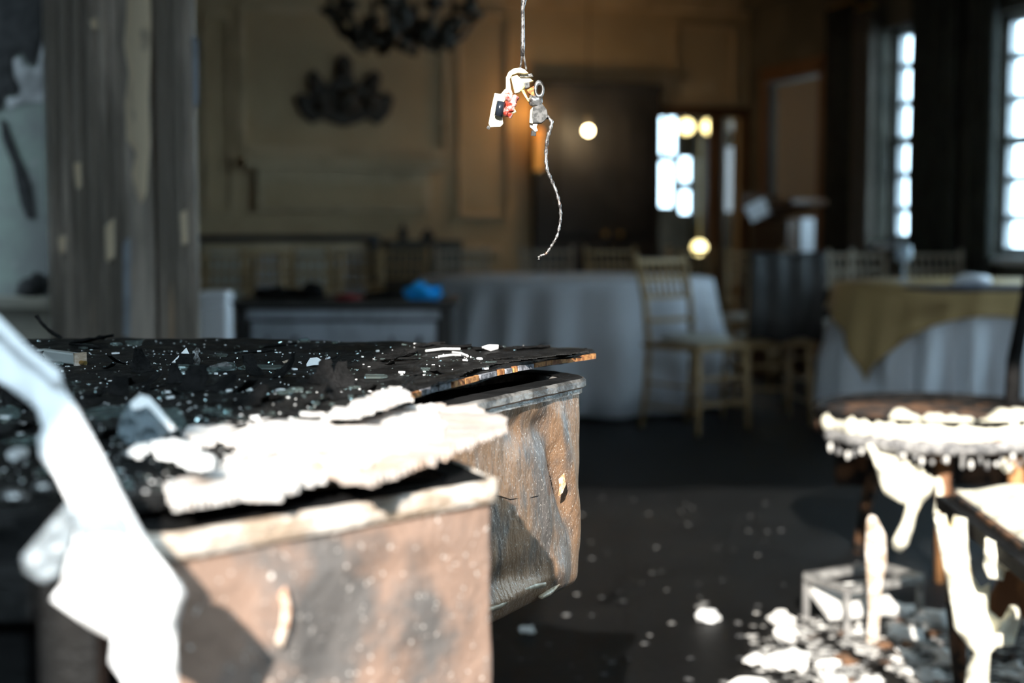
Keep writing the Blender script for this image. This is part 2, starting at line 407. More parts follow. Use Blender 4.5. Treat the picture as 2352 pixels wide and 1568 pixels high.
# left side: wall behind the column, wall beside the camera, added walls behind it
A = Vector((-3.95, 10.6, 0)); B = Vector((-1.95, 5.1, 0))
def vwall(mb, a, b, z0, z1, t=.15):
    d = (b - a); nrm = Vector((-d.y, d.x, 0)).normalized() * t
    mb.prism([a + Vector((0, 0, z0)), b + Vector((0, 0, z0)), b + Vector((0, 0, z1)), a + Vector((0, 0, z1))], nrm)
mb = MB(); vwall(mb, A, B, 0, HC, -.15); struct('wall_left', mb, M_peel)
mb = MB(); mb.box((-1.86, 5.1, HC / 2), (.56, .2, HC)); WLC = struct('wall_left_pier', mb, M_peel)
mb = MB(); mb.box((-1.86, 4.93, .785), (.56, .15, .04)); k += 1; struct('trim_%d' % k, mb, M_sootwall, bevel=.006)
mb = MB(); mb.box((-1.86, 4.985, .38), (.56, .03, .76)); k += 1; struct('trim_%d' % k, mb, M_sootwall)
mb = MB(); mb.blob((-1.66, 4.93, .835), (.05, .05, .045), 12, 8, .3, 4); tag(obj('burnt_ornament', mb, M_black, smooth=True), 'black burnt lump on the grey shelf left of the column', 'debris')
mb = MB(); mb.box((-1.85, -.7, HC / 2), (.15, 10.6, HC)); struct('wall_left_near', mb, M_rear)
# unseen ceiling and walls behind camera, added to cut sky light; gap admits sun
mb = MB(); mb.box((1.85, -5.15, HC + .06), (7.5, 1.7, .12)); mb.box((3.55, -2.0, HC + .06), (4.1, 4.6, .12)); mb.box((-1.62, -2.0, HC + .06), (.56, 4.6, .12)); struct('ceiling_rear_added', mb, M_rear)
mb = MB(); mb.box((1.85, -6.05, HC / 2), (7.5, .1, HC)); struct('wall_rear_end', mb, M_rear)
mb = MB(); mb.box((5.65, -2.6, HC / 2), (.1, 7.0, HC)); struct('wall_right_rear', mb, M_rear)
mb = MB(); mb.box((-1.265, -1.5, HC / 2), (1.33, .15, HC)); struct('wall_sun_block', mb, M_rear)  # unseen pier added to keep the sun off the left

# ------------------------------------------------------------------ curtains
def curtain(label, v0, v1, z0, z1, m, u=-.07):
    c = MB(); n = 48; nz_ = 10
    for j in range(nz_ + 1):
        for i in range(n + 1):
            v = v0 + (v1 - v0) * i / n; z = z0 + (z1 - z0) * j / nz_
            c.v.append(W(u - .035 * math.sin(i * .95) - .012 * noise.noise(Vector((i * .3, j * .6, 1))), v, z))
    for j in range(nz_):
        for i in range(n):
            a = j * (n + 1) + i; c.f.append((a, a + 1, a + n + 2, a + n + 1))
    lc = W(0, (v0 + v1) / 2, z0)
    t = thing('curtain', label, 'curtain', lc)
    o = obj('drape', c, m, t, world=True, smooth=True)
    s_ = o.modifiers.new('thick', 'SOLIDIFY'); s_.thickness = .006
    r_ = MB(); r_.tube([W(u, v0 - .01, z1 + .01), W(u, v1 + .01, z1 + .01)], .014); obj('curtain_rod', r_, M_brass, t, world=True, smooth=True)
    for q in range(6):
        vv = v0 + (v1 - v0) * (q + .5) / 6; g = MB(); g.torus(W(u, vv, z1 + .01), .024, .004, Matrix.Rotation(math.pi / 2, 3, 'X') @ MR, 12, 6)
        obj('curtain_ring', g, M_brass, t, world=True)
v_ = lambda px: on_right(px, 500)[0]
curtain('dark green curtain between the two tall windows', v_(2212), v_(2116), .05, 2.62, M_drape)
curtain('dark curtain on the far side of the farther tall window', v_(1975), v_(1918), .05, 2.62, M_drape)
curtain('brownish curtain beside the nearer tall window, at the right', v_(2300), v_(2256), .05, 2.62, M_drape)
curtain('paler brown curtain gathered by the farther window', v_(2018), v_(1980), .05, 2.55, M_drape2)

# ------------------------------------------------------------------ column
t = thing('fluted_column', 'charred fluted column with pale peeled patches, left of the room', 'column', (-1.17, 4.45, 0))
D = 4.30
def colbox(pa, pb, D0, D1, z0=0, z1=HC):
    xa = at(pa, 600, D0).x; xb = at(pb, 600, D0).x
    return MB().box(((xa + xb) / 2, (D0 + D1) / 2, (z0 + z1) / 2), (xb - xa, D1 - D0, z1 - z0))
obj('shaft_core', colbox(112, 352, 4.33, 4.75), M_colmn, t, world=True)
obj('side_pilaster', colbox(366, 446, 4.36, 4.43), M_colmn, t, world=True)
for (pa, pb) in ((112, 132), (138, 162), (168, 192), (198, 222), (228, 252), (258, 280), (370, 388), (394, 412), (418, 432), (434, 446)):
    b = MB(); xa = at(pa, 600, D).x; xb = at(pb, 600, D).x; r = (xb - xa) / 2
    b.tube([((xa + xb) / 2, 4.33 if pa < 360 else 4.36, 0), ((xa + xb) / 2, 4.33 if pa < 360 else 4.36, HC)], r, 12)
    obj('flute', b, M_colmn, t, world=True, smooth=True)
obj('exposed_board', colbox(286, 350, 4.315, 4.33), M_colmn, t, world=True)
def pxsheet(poly, Df, th, cell, amp=0.0, seed=0, nscale=20, back=True, tilt=None):
    """solid lumpy slab whose outline is a polygon; Df(px,py) gives the distance, th the thickness"""
    xs = [p[0] for p in poly]; ys = [p[1] for p in poly]; x0, y0 = min(xs), min(ys)
    nx = int((max(xs) - x0) / cell) + 2; ny = int((max(ys) - y0) / cell) + 2
    def inside(x, y):
        c = False; j = len(poly) - 1
        for i in range(len(poly)):
            xi, yi = poly[i]; xj, yj = poly[j]
            if (yi > y) != (yj > y) and x < (xj - xi) * (y - yi) / (yj - yi) + xi: c = not c
            j = i
        return c
    def edge_d(x, y):
        best = 1e9; b = (x, y)
        for i in range(len(poly)):
            ax, ay = poly[i - 1]; bx, by = poly[i]; dx, dy = bx - ax, by - ay; L2 = dx * dx + dy * dy + 1e-9
            q = max(0, min(1, ((x - ax) * dx + (y - ay) * dy) / L2)); ex, ey = ax + q * dx, ay + q * dy
            d = math.hypot(ex - x, ey - y)
            if d < best: best = d; b = (ex, ey)
        return best, b
    cells = [(i, j) for j in range(ny) for i in range(nx) if inside(x0 + (i + .5) * cell, y0 + (j + .5) * cell)]
    cs = set(cells); idx = {}; pts = []
    m_ = MB()
    def vid(i, j):
        if (i, j) in idx: return idx[(i, j)]
        x = x0 + i * cell; y = y0 + j * cell
        bd = not all(c in cs for c in ((i, j), (i - 1, j), (i, j - 1), (i - 1, j - 1)))
        d, e = edge_d(x, y)
        if bd: x, y = e; d = 0
        Dd = Df(x, y)
        lump = noise.noise(Vector((x / nscale, y / nscale, seed))) * amp
        k_ = min(1, d / (cell * 2.5)); half = th / 2 * (.35 + .65 * math.sqrt(k_))
        idx[(i, j)] = len(pts); pts.append((at(x, y, Dd - half + lump), at(x, y, Dd + half + lump * .5))); return idx[(i, j)]
    fs = []
    for (i, j) in cells:
        fs.append((vid(i, j), vid(i, j + 1), vid(i + 1, j + 1), vid(i + 1, j)))
    n_ = len(pts); m_.v = [p[0] for p in pts] + [p[1] for p in pts]
    edges = {}
    for q in fs:
        m_.f.append(q); m_.f.append(tuple(reversed([a + n_ for a in q])))
        for a, b in zip(q, q[1:] + q[:1]): edges[(a, b)] = 1
    for (a, b) in list(edges):
        if (b, a) not in edges: m_.f.append((b, a, a + n_, b + n_))
    return m_
for pl_, m_, dd in (([(-60, -60), (112, -60), (108, 40), (92, 110), (82, 150), (62, 148), (50, 120), (30, 130), (26, 165), (44, 205), (40, 222), (12, 215), (0, 255), (-60, 260)], M_flake, 4.994), ([(30, 135), (46, 130), (54, 150), (78, 158), (86, 150), (100, 85), (112, 60), (112, 235), (60, 235), (20, 250), (14, 225), (38, 224), (50, 205), (34, 175)], M_whitechip2, 4.996), ([(0, 270), (14, 280), (40, 350), (70, 420), (80, 500), (64, 505), (48, 470), (30, 380), (4, 320)], M_flake, 4.996)):
    o = obj('plaster_crust', pxsheet(pl_, lambda x, y: dd, .01, 9), m_, WLC)
peel = [(292, -40), (345, -40), (348, 90), (342, 230), (346, 330), (340, 400), (338, 440), (325, 472), (312, 440), (302, 400), (312, 350), (290, 320), (286, 240), (296, 170), (284, 100), (290, 40)]
obj('bare_patch', pxsheet(peel, lambda x, y: 4.309, .012, 8), M_colbare, t, world=True)
for i, p in enumerate(([(168, 375), (186, 372), (188, 430), (176, 436)], [(240, 520), (262, 500), (264, 590), (244, 605)], [(132, 545), (152, 540), (150, 580), (136, 584)],
                       [(205, 45), (222, 40), (226, 66), (210, 68)], [(412, 490), (430, 480), (432, 560), (416, 562)], [(440, 80), (456, 90), (456, 240), (444, 250)], [(282, 560), (300, 540), (298, 770), (284, 775)])):
    obj('bare_patch', pxsheet(p, lambda x, y: 4.303 if x < 350 else 4.335, .008, 6), M_colbare if i not in (5, 6) else M_chest, t, world=True)
q = MB(); q.box((-1.16, 4.5, .09), (.56, .5, .18)); obj('plinth', q, M_colmn, t, world=True, bevel=.01)

# ------------------------------------------------------------------ crest and chandelier
u, z = on_back(790, 235); cp = W(u, -.03, z)
t = thing('carved_crest', 'dark carved crest with pointed top hanging on the back wall', 'crest', cp)
def backpoly(pts, th):
    b = MB(); P = [W(on_back(x, y)[0], 0, on_back(x, y)[1]) for x, y in pts]; return b.prism(P, EY * -th)
obj('crest_body', backpoly([(715, 285), (690, 262), (676, 230), (690, 212), (712, 222), (704, 175), (722, 160), (742, 185), (752, 200), (768, 175), (768, 140), (788, 122), (808, 140), (808, 178), (822, 198), (838, 178), (858, 160), (874, 175), (866, 222), (888, 210), (903, 228), (894, 262), (868, 288), (840, 272), (818, 284), (790, 292), (762, 284), (740, 274)], .05), M_crest, t, world=True, bevel=.012)
for (x, y, r) in ((790, 235, .10), (735, 240, .07), (845, 240, .07), (788, 165, .05), (722, 192, .035), (858, 192, .035)):
    b = MB(); uu, zz = on_back(x, y); b.blob(W(uu, -.06, zz), (r, .04, r), amp=.2, seed=x); obj('carved_boss', b, M_crest, t, world=True, smooth=True)
CH = at(925, 40, 9.0)
t = thing('chandelier', 'dark iron chandelier hanging at the top, above the carved crest', 'chandelier', (CH.x, CH.y, CH.z))
cz = at(925, 120, 9.0).z
b = MB(); b.tube([(CH.x, CH.y, cz + .2), (CH.x, CH.y, HC)], .012); obj('hanging_rod', b, M_iron, t, world=True)
b = MB(); b.lathe([(.01, cz), (.05, cz + .03), (.07, cz + .09), (.04, cz + .15), (.09, cz + .22), (.03, cz + .32), (.02, cz + .45)], 16, (CH.x, CH.y, 0)); obj('chandelier_body', b, M_iron, t, world=True, smooth=True)
for i in range(10):
    a = 2 * math.pi * i / 10 + .2; d = Vector((math.cos(a), math.sin(a), 0)); c = Vector((CH.x, CH.y, 0))
    b = MB(); b.tube([c + d * .05 + Vector((0, 0, cz + .12)), c + d * .22 + Vector((0, 0, cz + .04)), c + d * .38 + Vector((0, 0, cz + .10)), c + d * .45 + Vector((0, 0, cz + .22))], .018, 8)
    ar = obj('arm', b, M_iron, t, world=True, smooth=True)
    e = c + d * .45; b = MB(); b.lathe([(.015, cz + .20), (.065, cz + .23), (.07, cz + .26), (.02, cz + .27), (.018, cz + .38), (.0, cz + .40)], 10, (e.x, e.y, 0)); sub('candle_cup', b, M_iron, ar, True)
    b = MB(); g = c + d * .3; b.blob((g.x, g.y, cz + .1), (.05, .05, .08), amp=.3, seed=i); sub('pendant_drop', b, M_iron, ar, True)

# ------------------------------------------------------------------ lamps
LP = at(1351, 300, 11.3)
t = thing('pendant_bulb', 'bare glowing round bulb on a cord before the dark doors', 'lamp', LP)
b = MB(); b.blob(LP, .034, 16, 10, amp=0); obj('bulb', b, M_bulb, t, world=True, smooth=True)
b = MB(); b.tube([LP + Vector((0, 0, .045)), LP + Vector((0, 0, .11))], .02, 10); obj('lamp_socket', b, M_iron, t, world=True)
b = MB(); b.tube([LP + Vector((0, 0, .10)), Vector((LP.x, LP.y, HC))], .004, 6); obj('cord', b, M_iron, t, world=True)
pl = bpy.data.lights.new('pendant_light', 'POINT'); pl.energy = 7; pl.color = (1, .70, .38); pl.shadow_soft_size = .06
plo = bpy.data.objects.new('pendant_light', pl); COL.objects.link(plo); plo.parent = t; plo.location = (0, -.06, 0)
uu, zz = on_back(1227, 345); P = W(uu, -.12, zz)
t = thing('wall_sconce', 'amber glass tube sconce beside the dark doors', 'lamp', P)
b = MB(); b.lathe([(.03, -.16), (.035, 0), (.03, .16)], 14, P); obj('lamp_shade', b, M_amber, t, world=True, smooth=True)
b = MB(); b.box(W(uu, -.05, zz - .16), (.05, .12, .03), MR); b.box(W(uu, -.01, zz - .1), (.09, .02, .2), MR); obj('bracket', b, M_brass, t, world=True)
pl2 = bpy.data.lights.new('sconce_light', 'POINT'); pl2.energy = 2.5; pl2.color = (1, .5, .15); pl2.shadow_soft_size = .03
o2 = bpy.data.objects.new('sconce_light', pl2); COL.objects.link(o2); o2.parent = t; o2.location = (0, -.05, .3)
def lobby_lamp(px, py, v, r, m, label, low=False):
    u, z = on_back(px, py, v); P = W(u, v, z); t = thing('globe_lamp', label, 'lamp', P)
    b = MB(); b.blob(P, r, 14, 8, amp=0); obj('globe', b, m, t, world=True, smooth=True)
    b = MB()
    if low: b.lathe([(.07, -z), (.06, -z + .02), (.014, -z + .05), (.014, -r)], 12, P)
    else: b.tube([P + Vector((0, 0, r)), Vector((P.x, P.y, 2.7))], .008, 8)
    obj('stem', b, M_brass, t, world=True)
    if m is M_yell:
        lb = bpy.data.lights.new('globe_light', 'POINT'); lb.energy = 3; lb.color = (1, .85, .5); lb.shadow_soft_size = .08
        q = bpy.data.objects.new('globe_light', lb); COL.objects.link(q); q.parent = t; q.location = (0, -.12, 0)
lobby_lamp(1576, 291, 1.8, .075, M_yell, 'left one of the glowing globe lamps in the lobby')
lobby_lamp(1629, 291, 1.8, .075, M_yell, 'right one of the two glowing globe lamps in the lobby')
lobby_lamp(1606, 569, 1.2, .07, M_yell, 'low glowing yellow lamp on a stand in the lobby')
lobby_lamp(1680, 291, .9, .05, M_dullg, 'unlit dull globe lamp at the right of the lobby doorway')

# ------------------------------------------------------------------ tables
def pleats(r, z, a):
    k_ = max(0, min(1, (.74 - z) / .45))
    return r + k_ * (.05 + .06 * math.sin(a * 19 + 2 * math.sin(a * 3)) + .02 * math.sin(a * 11 + 1))
def table(loc, r, label, mcloth, clabel):
    t = thing('banquet_table', label, 'table', loc)
    b = MB(); b.lathe([(r - .02, .70), (r - .01, .715), (r - .01, .728), (r - .03, .73)], 40); obj('tabletop', b, M_wood, t)
    for a in range(4):
        b = MB(); x, y = (r - .35) * math.cos(a * math.pi / 2 + .7), (r - .35) * math.sin(a * math.pi / 2 + .7)
        b.tube([(x, y, 0), (x, y, .70)], .018); obj('leg', b, M_steel, t)
    b = MB(); prof = [(r + .004, .015), (r + .004, .18), (r + .004, .36), (r + .004, .54), (r + .004, .68), (r + .004, .73), (r - .01, .742), (r * .6, .744), (.0, .745)]
    b.lathe(prof, 208, (loc[0], loc[1], 0), pleats)
    tag(obj('tablecloth', b, mcloth, smooth=True), clabel, 'tablecloth')
T1 = (.32, 8.55, 0); T2 = (2.46, 7.4, 0)
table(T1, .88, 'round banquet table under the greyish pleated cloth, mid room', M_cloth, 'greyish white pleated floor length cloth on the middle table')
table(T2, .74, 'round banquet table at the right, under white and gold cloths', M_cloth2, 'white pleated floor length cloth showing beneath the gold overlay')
# square gold overlay with a hanging corner
b = MB(); n = 240; r = .755; a0 = math.atan2(-.5, -.87); hs = .85; rows = 9
for j in range(rows + 1):
    for i in range(n):
        a = 2 * math.pi * i / n; ph = a - a0 + math.pi / 4
        d = min(hs / max(abs(math.cos(ph)), abs(math.sin(ph))), 1.20); drop = max(.05, d - r + .03) * j / rows
        rr = r + .006 + drop * (.12 + .05 * math.sin(a * 26 + 2 * math.sin(a * 3) )) + .02 * j / rows
        b.v.append(Vector((T2[0] + rr * math.cos(a), T2[1] + rr * math.sin(a), .752 - drop)))
c = len(b.v); b.v.append(Vector((T2[0], T2[1], .756)))
for j in range(rows):
    for i in range(n):
        i2 = (i + 1) % n; b.f.append((j * n + i, j * n + i2, (j + 1) * n + i2, (j + 1) * n + i))
for i in range(n): b.f.append((i, c, (i + 1) % n))
o = obj('overlay_cloth', b, M_overlay, smooth=True); tag(o, 'gold overlay cloth with a corner hanging down, on the right table', 'overlay')
sm = o.modifiers.new('thick', 'SOLIDIFY'); sm.thickness = .003; sm.offset = 1
# on the right table
b = MB(); P = atz(2270, 668, .765); b.blob((P.x, P.y + .12, .772), (.36, .13, .016), 24, 6, amp=.10, seed=3); tag(obj('folded_cloth', b, M_navy, smooth=True), 'navy cloth lying flat at the edge of the right table', 'cloth')
b = MB(); P2 = Vector((P.x + .02, P.y + .28, .80)); b.blob(P2, (.09, .06, .03), 16, 8, amp=.25, seed=5); tag(obj('crumpled_bag', b, M_pure, smooth=True), 'crumpled pale blue plastic on the right table by the window', 'bag')
gp = at(2075, 612, 7.4)
t = thing('wine_glass', 'round wine glass standing on the right table', 'glass', (gp.x, gp.y, .757))
b = MB(); b.lathe([(.035, .0), (.03, .004), (.006, .008), (.005, .09)], 16, (gp.x, gp.y, .757)); obj('foot', b, M_glassware, t, world=True, smooth=True)
b = MB(); b.lathe([(.006, .09), (.035, .11), (.045, .15), (.038, .19), (.036, .19), (.042, .15), (.033, .115), (.0, .10)], 18, (gp.x, gp.y, .757)); obj('bowl', b, M_glassware, t, world=True, smooth=True)

# ------------------------------------------------------------------ gold chairs
def make_chair(label, m):
    t = thing('ballroom_chair', label, 'chair', group='gold ballroom chairs')
    b = MB(); b.box((0, 0, .435), (.40, .40, .03)); obj('seat', b, m, t, bevel=.01)
    b = MB(); b.blob((0, 0, .467), (.19, .19, .028), 16, 6, amp=0); obj('seat_cushion', b, M_cush, t, smooth=True)
    for sx in (-1, 1):
        b = MB(); b.tube([(sx * .175, .175, .42), (sx * .185, .19, .2), (sx * .19, .195, 0)], [.017, .016, .012]); obj('leg', b, m, t, smooth=True)
        b = MB(); b.tube([(sx * .165, -.18, .42), (sx * .17, -.19, .2), (sx * .175, -.22, 0)], [.017, .016, .012]); obj('leg', b, m, t, smooth=True)
        b = MB(); b.tube([(sx * .165, -.18, .42), (sx * .17, -.20, .65), (sx * .18, -.26, .88)], [.017, .016, .015]); p = obj('back_post', b, m, t, smooth=True)
        b = MB(); b.blob((sx * .18, -.262, .888), (.017, .017, .02), amp=0); obj('finial', b, m, p, smooth=True)
        for zz in (.12, .24):
            b = MB(); b.tube([(sx * .188, .19, zz), (sx * .172, -.20, zz)], .008, 6); obj('stretcher', b, m, t)
    for zz in (.15, .28):
        b = MB(); b.tube([(-.188, .19, zz), (.188, .19, zz)], .008, 6); obj('stretcher', b, m, t)
    yb = lambda z: -.20 - (z - .65) / .23 * .06
    for zz in (.56, .68, .77, .865):
        b = MB(); b.bar((-.17, yb(zz) + .008 * (zz < .6), zz), (.17, yb(zz), zz), .014, .022); obj('back_rail', b, m, t)
    for i in range(7):
        x = -.135 + .045 * i; b = MB(); b.tube([(x, yb(.68), .68), (x, yb(.865), .865)], .007, 6); obj('spindle', b, m, t)
    return t
G = 'gold ballroom chairs'
cA = make_chair('gold chair turned outward in front of the middle table, leaning post at right', M_gold)
cA.location = (.95, 7.32, 0); cA.rotation_euler = (0, 0, R(-140))
cP = make_chair('pale gold chair pushed to the far side of the right table, beside the wine glass', M_goldpale)
cP.location = (2.2, 8.75, 0); cP.rotation_euler = (0, 0, R(185))
def fx(px, D): return ((px - 1176) / F * D, D, 0)
dup(cA, fx(1766, 7.6), R(8), 'gold chair with a dark cloth over its back, before the lectern', G)
dup(cP, fx(1885, 8.45), R(168), 'pale gold chair at the left end of the right table', G)
dup(cP, fx(2172, 8.65), R(182), 'pale gold chair nearest the window, behind the right table', G)
dup(cA, fx(1555, 10.1), R(150), 'gold chair standing in front of the lobby doorway', G)
for px, D, a, lb_ in ((905, 9.9, 170, 'leftmost gold chair in the row behind the middle table'), (1065, 9.95, 185, 'second gold chair from the left behind the middle table'),
                      (1255, 9.9, 178, 'gold chair behind the middle table under the dangling wire'), (1425, 9.8, 192, 'rightmost gold chair in the row behind the middle table'),
                      (505, 8.7, 20, 'gold chair close to the charred column, before the buffet'), (632, 9.4, -160, 'gold chair facing the white buffet front'),
                      (720, 8.6, 5, 'gold chair above the red cloth, before the buffet'), (845, 9.3, -14, 'gold chair in front of the right end of the buffet'), (1715, 9.15, 160, 'gold chair behind the chair with the dark cloth, near the lectern')):
    dup(cA if px not in (1065, 1255) else cP, fx(px, D), R(a), lb_, G)
# dark cloth over the chair back
P = Vector(fx(1766, 7.6)); Mz = Matrix.Rotation(R(8), 3, 'Z')
b = MB(); pr = [(-.262, .74), (-.30, .50), (-.285, .44), (-.262, .44), (-.255, .52), (-.245, .70), (-.275, .885), (-.27, .91), (-.29, .905)]
b = MB(); n = 16; prof = [(-.285, .46), (-.29, .60), (-.305, .75), (-.312, .88), (-.285, .915), (-.24, .88), (-.19, .72), (-.175, .60)]
for i in range(n + 1):
    x = -.20 + .40 * i / n
    for (y, z) in prof: b.v.append(P + Mz @ Vector((x, y + .010 * math.sin(i * 1.3 + z * 4), z + .015 * math.sin(i * .7) * (z < .62))))
m_ = len(prof)
for i in range(n):
    for j in range(m_ - 1): b.f.append((i * m_ + j, (i + 1) * m_ + j, (i + 1) * m_ + j + 1, i * m_ + j + 1))
o = obj('draped_cloth', b, M_doordark, smooth=True); tag(o, 'dark cloth draped over the back of a gold chair', 'cloth'); sm = o.modifiers.new('thick', 'SOLIDIFY'); sm.thickness = .006

# ------------------------------------------------------------------ lectern
LC = Vector(fx(1800, 10.0)); t = thing('lectern', 'brown wooden lectern with a slanted top beside the grey door', 'lectern', LC, TH + R(32))
b = MB(); b.box((0, 0, .02), (.5, .42, .04)); obj('base', b, M_lect, t, bevel=.006)
b = MB(); b.box((-.03, 0, .56), (.34, .28, 1.06)); obj('body', b, M_lect, t, bevel=.006)
b = MB(); b.box((.06, -.146, .90), (.18, .012, .40)); obj('front_panel', b, M_pure, t)
b = MB(); b.box((0, 0, 1.16), (.50, .42, .04), Matrix.Rotation(R(-16), 3, 'X')); obj('slanted_top', b, M_lect, t, bevel=.006)
b = MB(); b.box((0, .20, 1.24), (.50, .02, .06)); obj('top_ledge', b, M_lect, t)
pp = at(1740, 482, 9.78); b = MB(); b.box((pp.x, pp.y, pp.z), (.17, .012, .12), MR @ Matrix.Rotation(R(-20), 3, 'X') @ Matrix.Rotation(R(-25), 3, 'Y'))
tag(obj('paper_sheet', b, M_pure), 'white sheet of paper sticking out at the lectern top', 'paper')

# ------------------------------------------------------------------ buffet by the back wall
ua, _ = on_back(448, 540, -.75); ub, _ = on_back(872, 540, -.75)
P = W((ua + ub) / 2, -.5, 0); L_ = ub - ua
t = thing('buffet_counter', 'long buffet counter with dark top and pale front by the back wall', 'counter', P, TH)
b = MB(); b.box((0, 0, .96), (L_, .52, .045)); obj('countertop', b, M_chesttop, t, bevel=.008)
b = MB(); b.box((0, .02, .47), (L_ - .1, .42, .92)); obj('counter_body', b, M_trimw, t)
for i in range(4):
    b = MB(); w4 = (L_ - .16) / 4; b.box((-L_ / 2 + .08 + w4 * (i + .5), -.20, .48), (w4 - .05, .02, .78)); obj('front_panel', b, M_greydoor if i % 2 else M_cush, t, bevel=.006)
b = MB(); b.box((L_ / 2 - .03, -.22, .80), (.07, .06, .34)); obj('end_post', b, M_chesttop, t)
ue, ze = on_back(960, 515, -.35)
b = MB(); rbox(b, ue - .28, ue + .30, -.55, -.2, 0, .94); o = obj('low_cabinet', b, M_sootwall, bevel=.01); tag(o, 'low dark cabinet right of the buffet, against the back wall', 'cabinet')
for i, (du, r_, h_, lb_) in enumerate(((-.12, .035, .13, 'taller dark bottle on the low cabinet by the wall'), (.07, .05, .09, 'squat dark jar on the low cabinet by the wall'))):
    b = MB(); b.lathe([(r_, 0), (r_, h_ * .6), (r_ * .45, h_ * .75), (r_ * .4, h_), (.0, h_)], 14, W(ue + du, -.37, .94)); tag(obj('bottle' if i == 0 else 'jar', b, M_doordark, smooth=True), lb_, 'bottle' if i == 0 else 'jar')

# ------------------------------------------------------------------ chest of drawers
D = 5.9; xa = at(535, 700, D).x; xb = at(1040, 700, D).x; zc = at(800, 692, D).z; w_ = xb - xa
P = Vector(((xa + xb) / 2, D + .26, 0))
t = thing('chest_of_drawers', 'grey painted chest of drawers with a dark top behind the burnt sideboard', 'chest', P)
b = MB(); b.box((0, 0, zc - .015), (w_ + .03, .56, .03)); obj('chest_top', b, M_chesttop, t, bevel=.006)
b = MB(); b.box((0, .02, (zc - .03) / 2 + .04), (w_ - .02, .48, zc - .11)); obj('chest_body', b, M_chesttop, t)
b = MB(); b.box((0, -.235, zc - .055), (w_ - .02, .03, .04)); obj('frieze_rail', b, M_chest, t, bevel=.004)
for i in range(3):
    z = zc - .17 - i * .19; b = MB(); b.box((0.0, -.235, z), (w_ - .14, .025, .165)); d = obj('drawer', b, M_chest, t, bevel=.006)
    for sx in (-.26, .26):
        b = MB(); b.tube([(sx - .06, -.25, z + .02), (sx - .05, -.27, z - .01), (sx - .02, -.275, z - .03), (sx + .02, -.275, z - .03), (sx + .05, -.27, z - .01), (sx + .06, -.25, z + .02)], .008, 6)
        sub_ = obj('bail_handle', b, M_iron, d)
for sx in (-1, 1):
    b = MB(); b.box((sx * (w_ / 2 - .03), -.235, (zc - .03) / 2), (.05, .035, zc - .03)); obj('corner_post', b, M_chesttop, t)
for sx in (-1, 1):
    for sy in (-.2, .2):
        b = MB(); b.box((sx * (w_ / 2 - .05), sy, .03), (.05, .05, .06)); obj('foot', b, M_chesttop, t)
b = MB(); q = at(972, 664, 6.08); b.blob((q.x, q.y, zc + .028), (.075, .06, .036), 20, 10, amp=.28, seed=2)
tag(obj('plastic_bag', b, M_bluebag), 'bright blue crumpled plastic bag on the dark chest', 'bag')
b = MB(); q = at(797, 678, 6.05); b.blob((q.x, q.y, zc + .008), (.045, .04, .016), 14, 6, amp=.3, seed=8); tag(obj('cloth_scrap', b, M_red, smooth=True), 'small dark red cloth scrap on the dark chest', 'cloth')
for i, (px, r3, lb_) in enumerate(((640, (.10, .08, .03), 'black burnt lump at the left of the chest top'), (720, (.06, .07, .04), 'black burnt lump left of the red cloth on the chest'), (880, (.09, .06, .018), 'black burnt lump between the red cloth and blue bag'))):
    b = MB(); q = at(px, 680, 6.15); b.blob((q.x, q.y, zc + r3[2] * .6), r3, 16, 8, amp=.3, seed=20 + i); tag(obj('burnt_lump', b, M_black, smooth=True), lb_, 'debris')
# narrow white bin by the column
D = 5.6; xa = at(454, 700, D).x; xb = at(524, 700, D).x; z1 = at(490, 668, D).z
P = Vector(((xa + xb) / 2, D + .06, 0)); t = thing('slim_bin', 'narrow bright white plastic bin between the column and the chest', 'bin', P)
b = MB(); b.box((0, 0, (z1 - .05) / 2), (xb - xa - .008, .12, z1 - .05)); obj('bin_body', b, M_pure, t, bevel=.012)
b = MB(); b.box((0, 0, z1 - .025), (xb - xa, .13, .05)); obj('bin_lid', b, M_pure, t, bevel=.018)

# ------------------------------------------------------------------ the burnt sideboard in the foreground
def lump_tube(pts, rad, seed, seg=70, amp=.35):
    P = []; m = len(pts)
    for i in range(seg + 1):
        q = i / seg * (m - 1); j = min(int(q), m - 2); P.append(Vector(pts[j]).lerp(Vector(pts[j + 1]), q - j))
    b = MB(); b.tube(P, [rad * (1 + amp * noise.noise(p * 18 + Vector((0, 0, seed))) + amp * .7 * noise.noise(p * 50 + Vector((seed, 0, 0)))) * (.5 if i in (0, seg) else 1) for i, p in enumerate(P)], 14); return b
SB = thing('burnt_sideboard', 'burnt sideboard with charred glass strewn top and rusty metal drawers', 'sideboard', (-.6, 1.4, 0))
ZT = .88
farp = [(-1.35, atz(-200, 790, ZT).y)] + [(atz(x, y, ZT).x, atz(x, y, ZT).y) for x, y in ((0, 782), (110, 776), (300, 779), (600, 777), (800, 781), (1000, 787), (1150, 797), (1362, 799))]
nearp = [(-1.35, .86), (-.33, .90), (-.24, .95), (-.16, 1.02), (-.125, 1.12), (-.118, 1.25)] + [(atz(x, y, ZT - .004).x, atz(x, y, ZT - .004).y) for x, y in ((938, 905), (1096, 863), (1224, 836), (1366, 812))]
def interp(pl, x):
    if x <= pl[0][0]: return pl[0][1]
    for (a, b), (c, d) in zip(pl, pl[1:]):
        if x <= c: return b + (d - b) * (x - a) / (c - a + 1e-9)
    return pl[-1][1]
def ztop(x, y):
    z = ZT + .0035 * noise.noise(Vector((x * 9, y * 9, 0))) + .0018 * noise.noise(Vector((x * 30, y * 30, 4)))
    q = max(0, min(1, (1.28 - y) / .25)); z -= .014 * q * q * (3 - 2 * q)
    z += .003 * math.sin(y * 30 + x * 8 + 2 * noise.noise(Vector((x * 4, y * 4, 7))))*.5
    return z
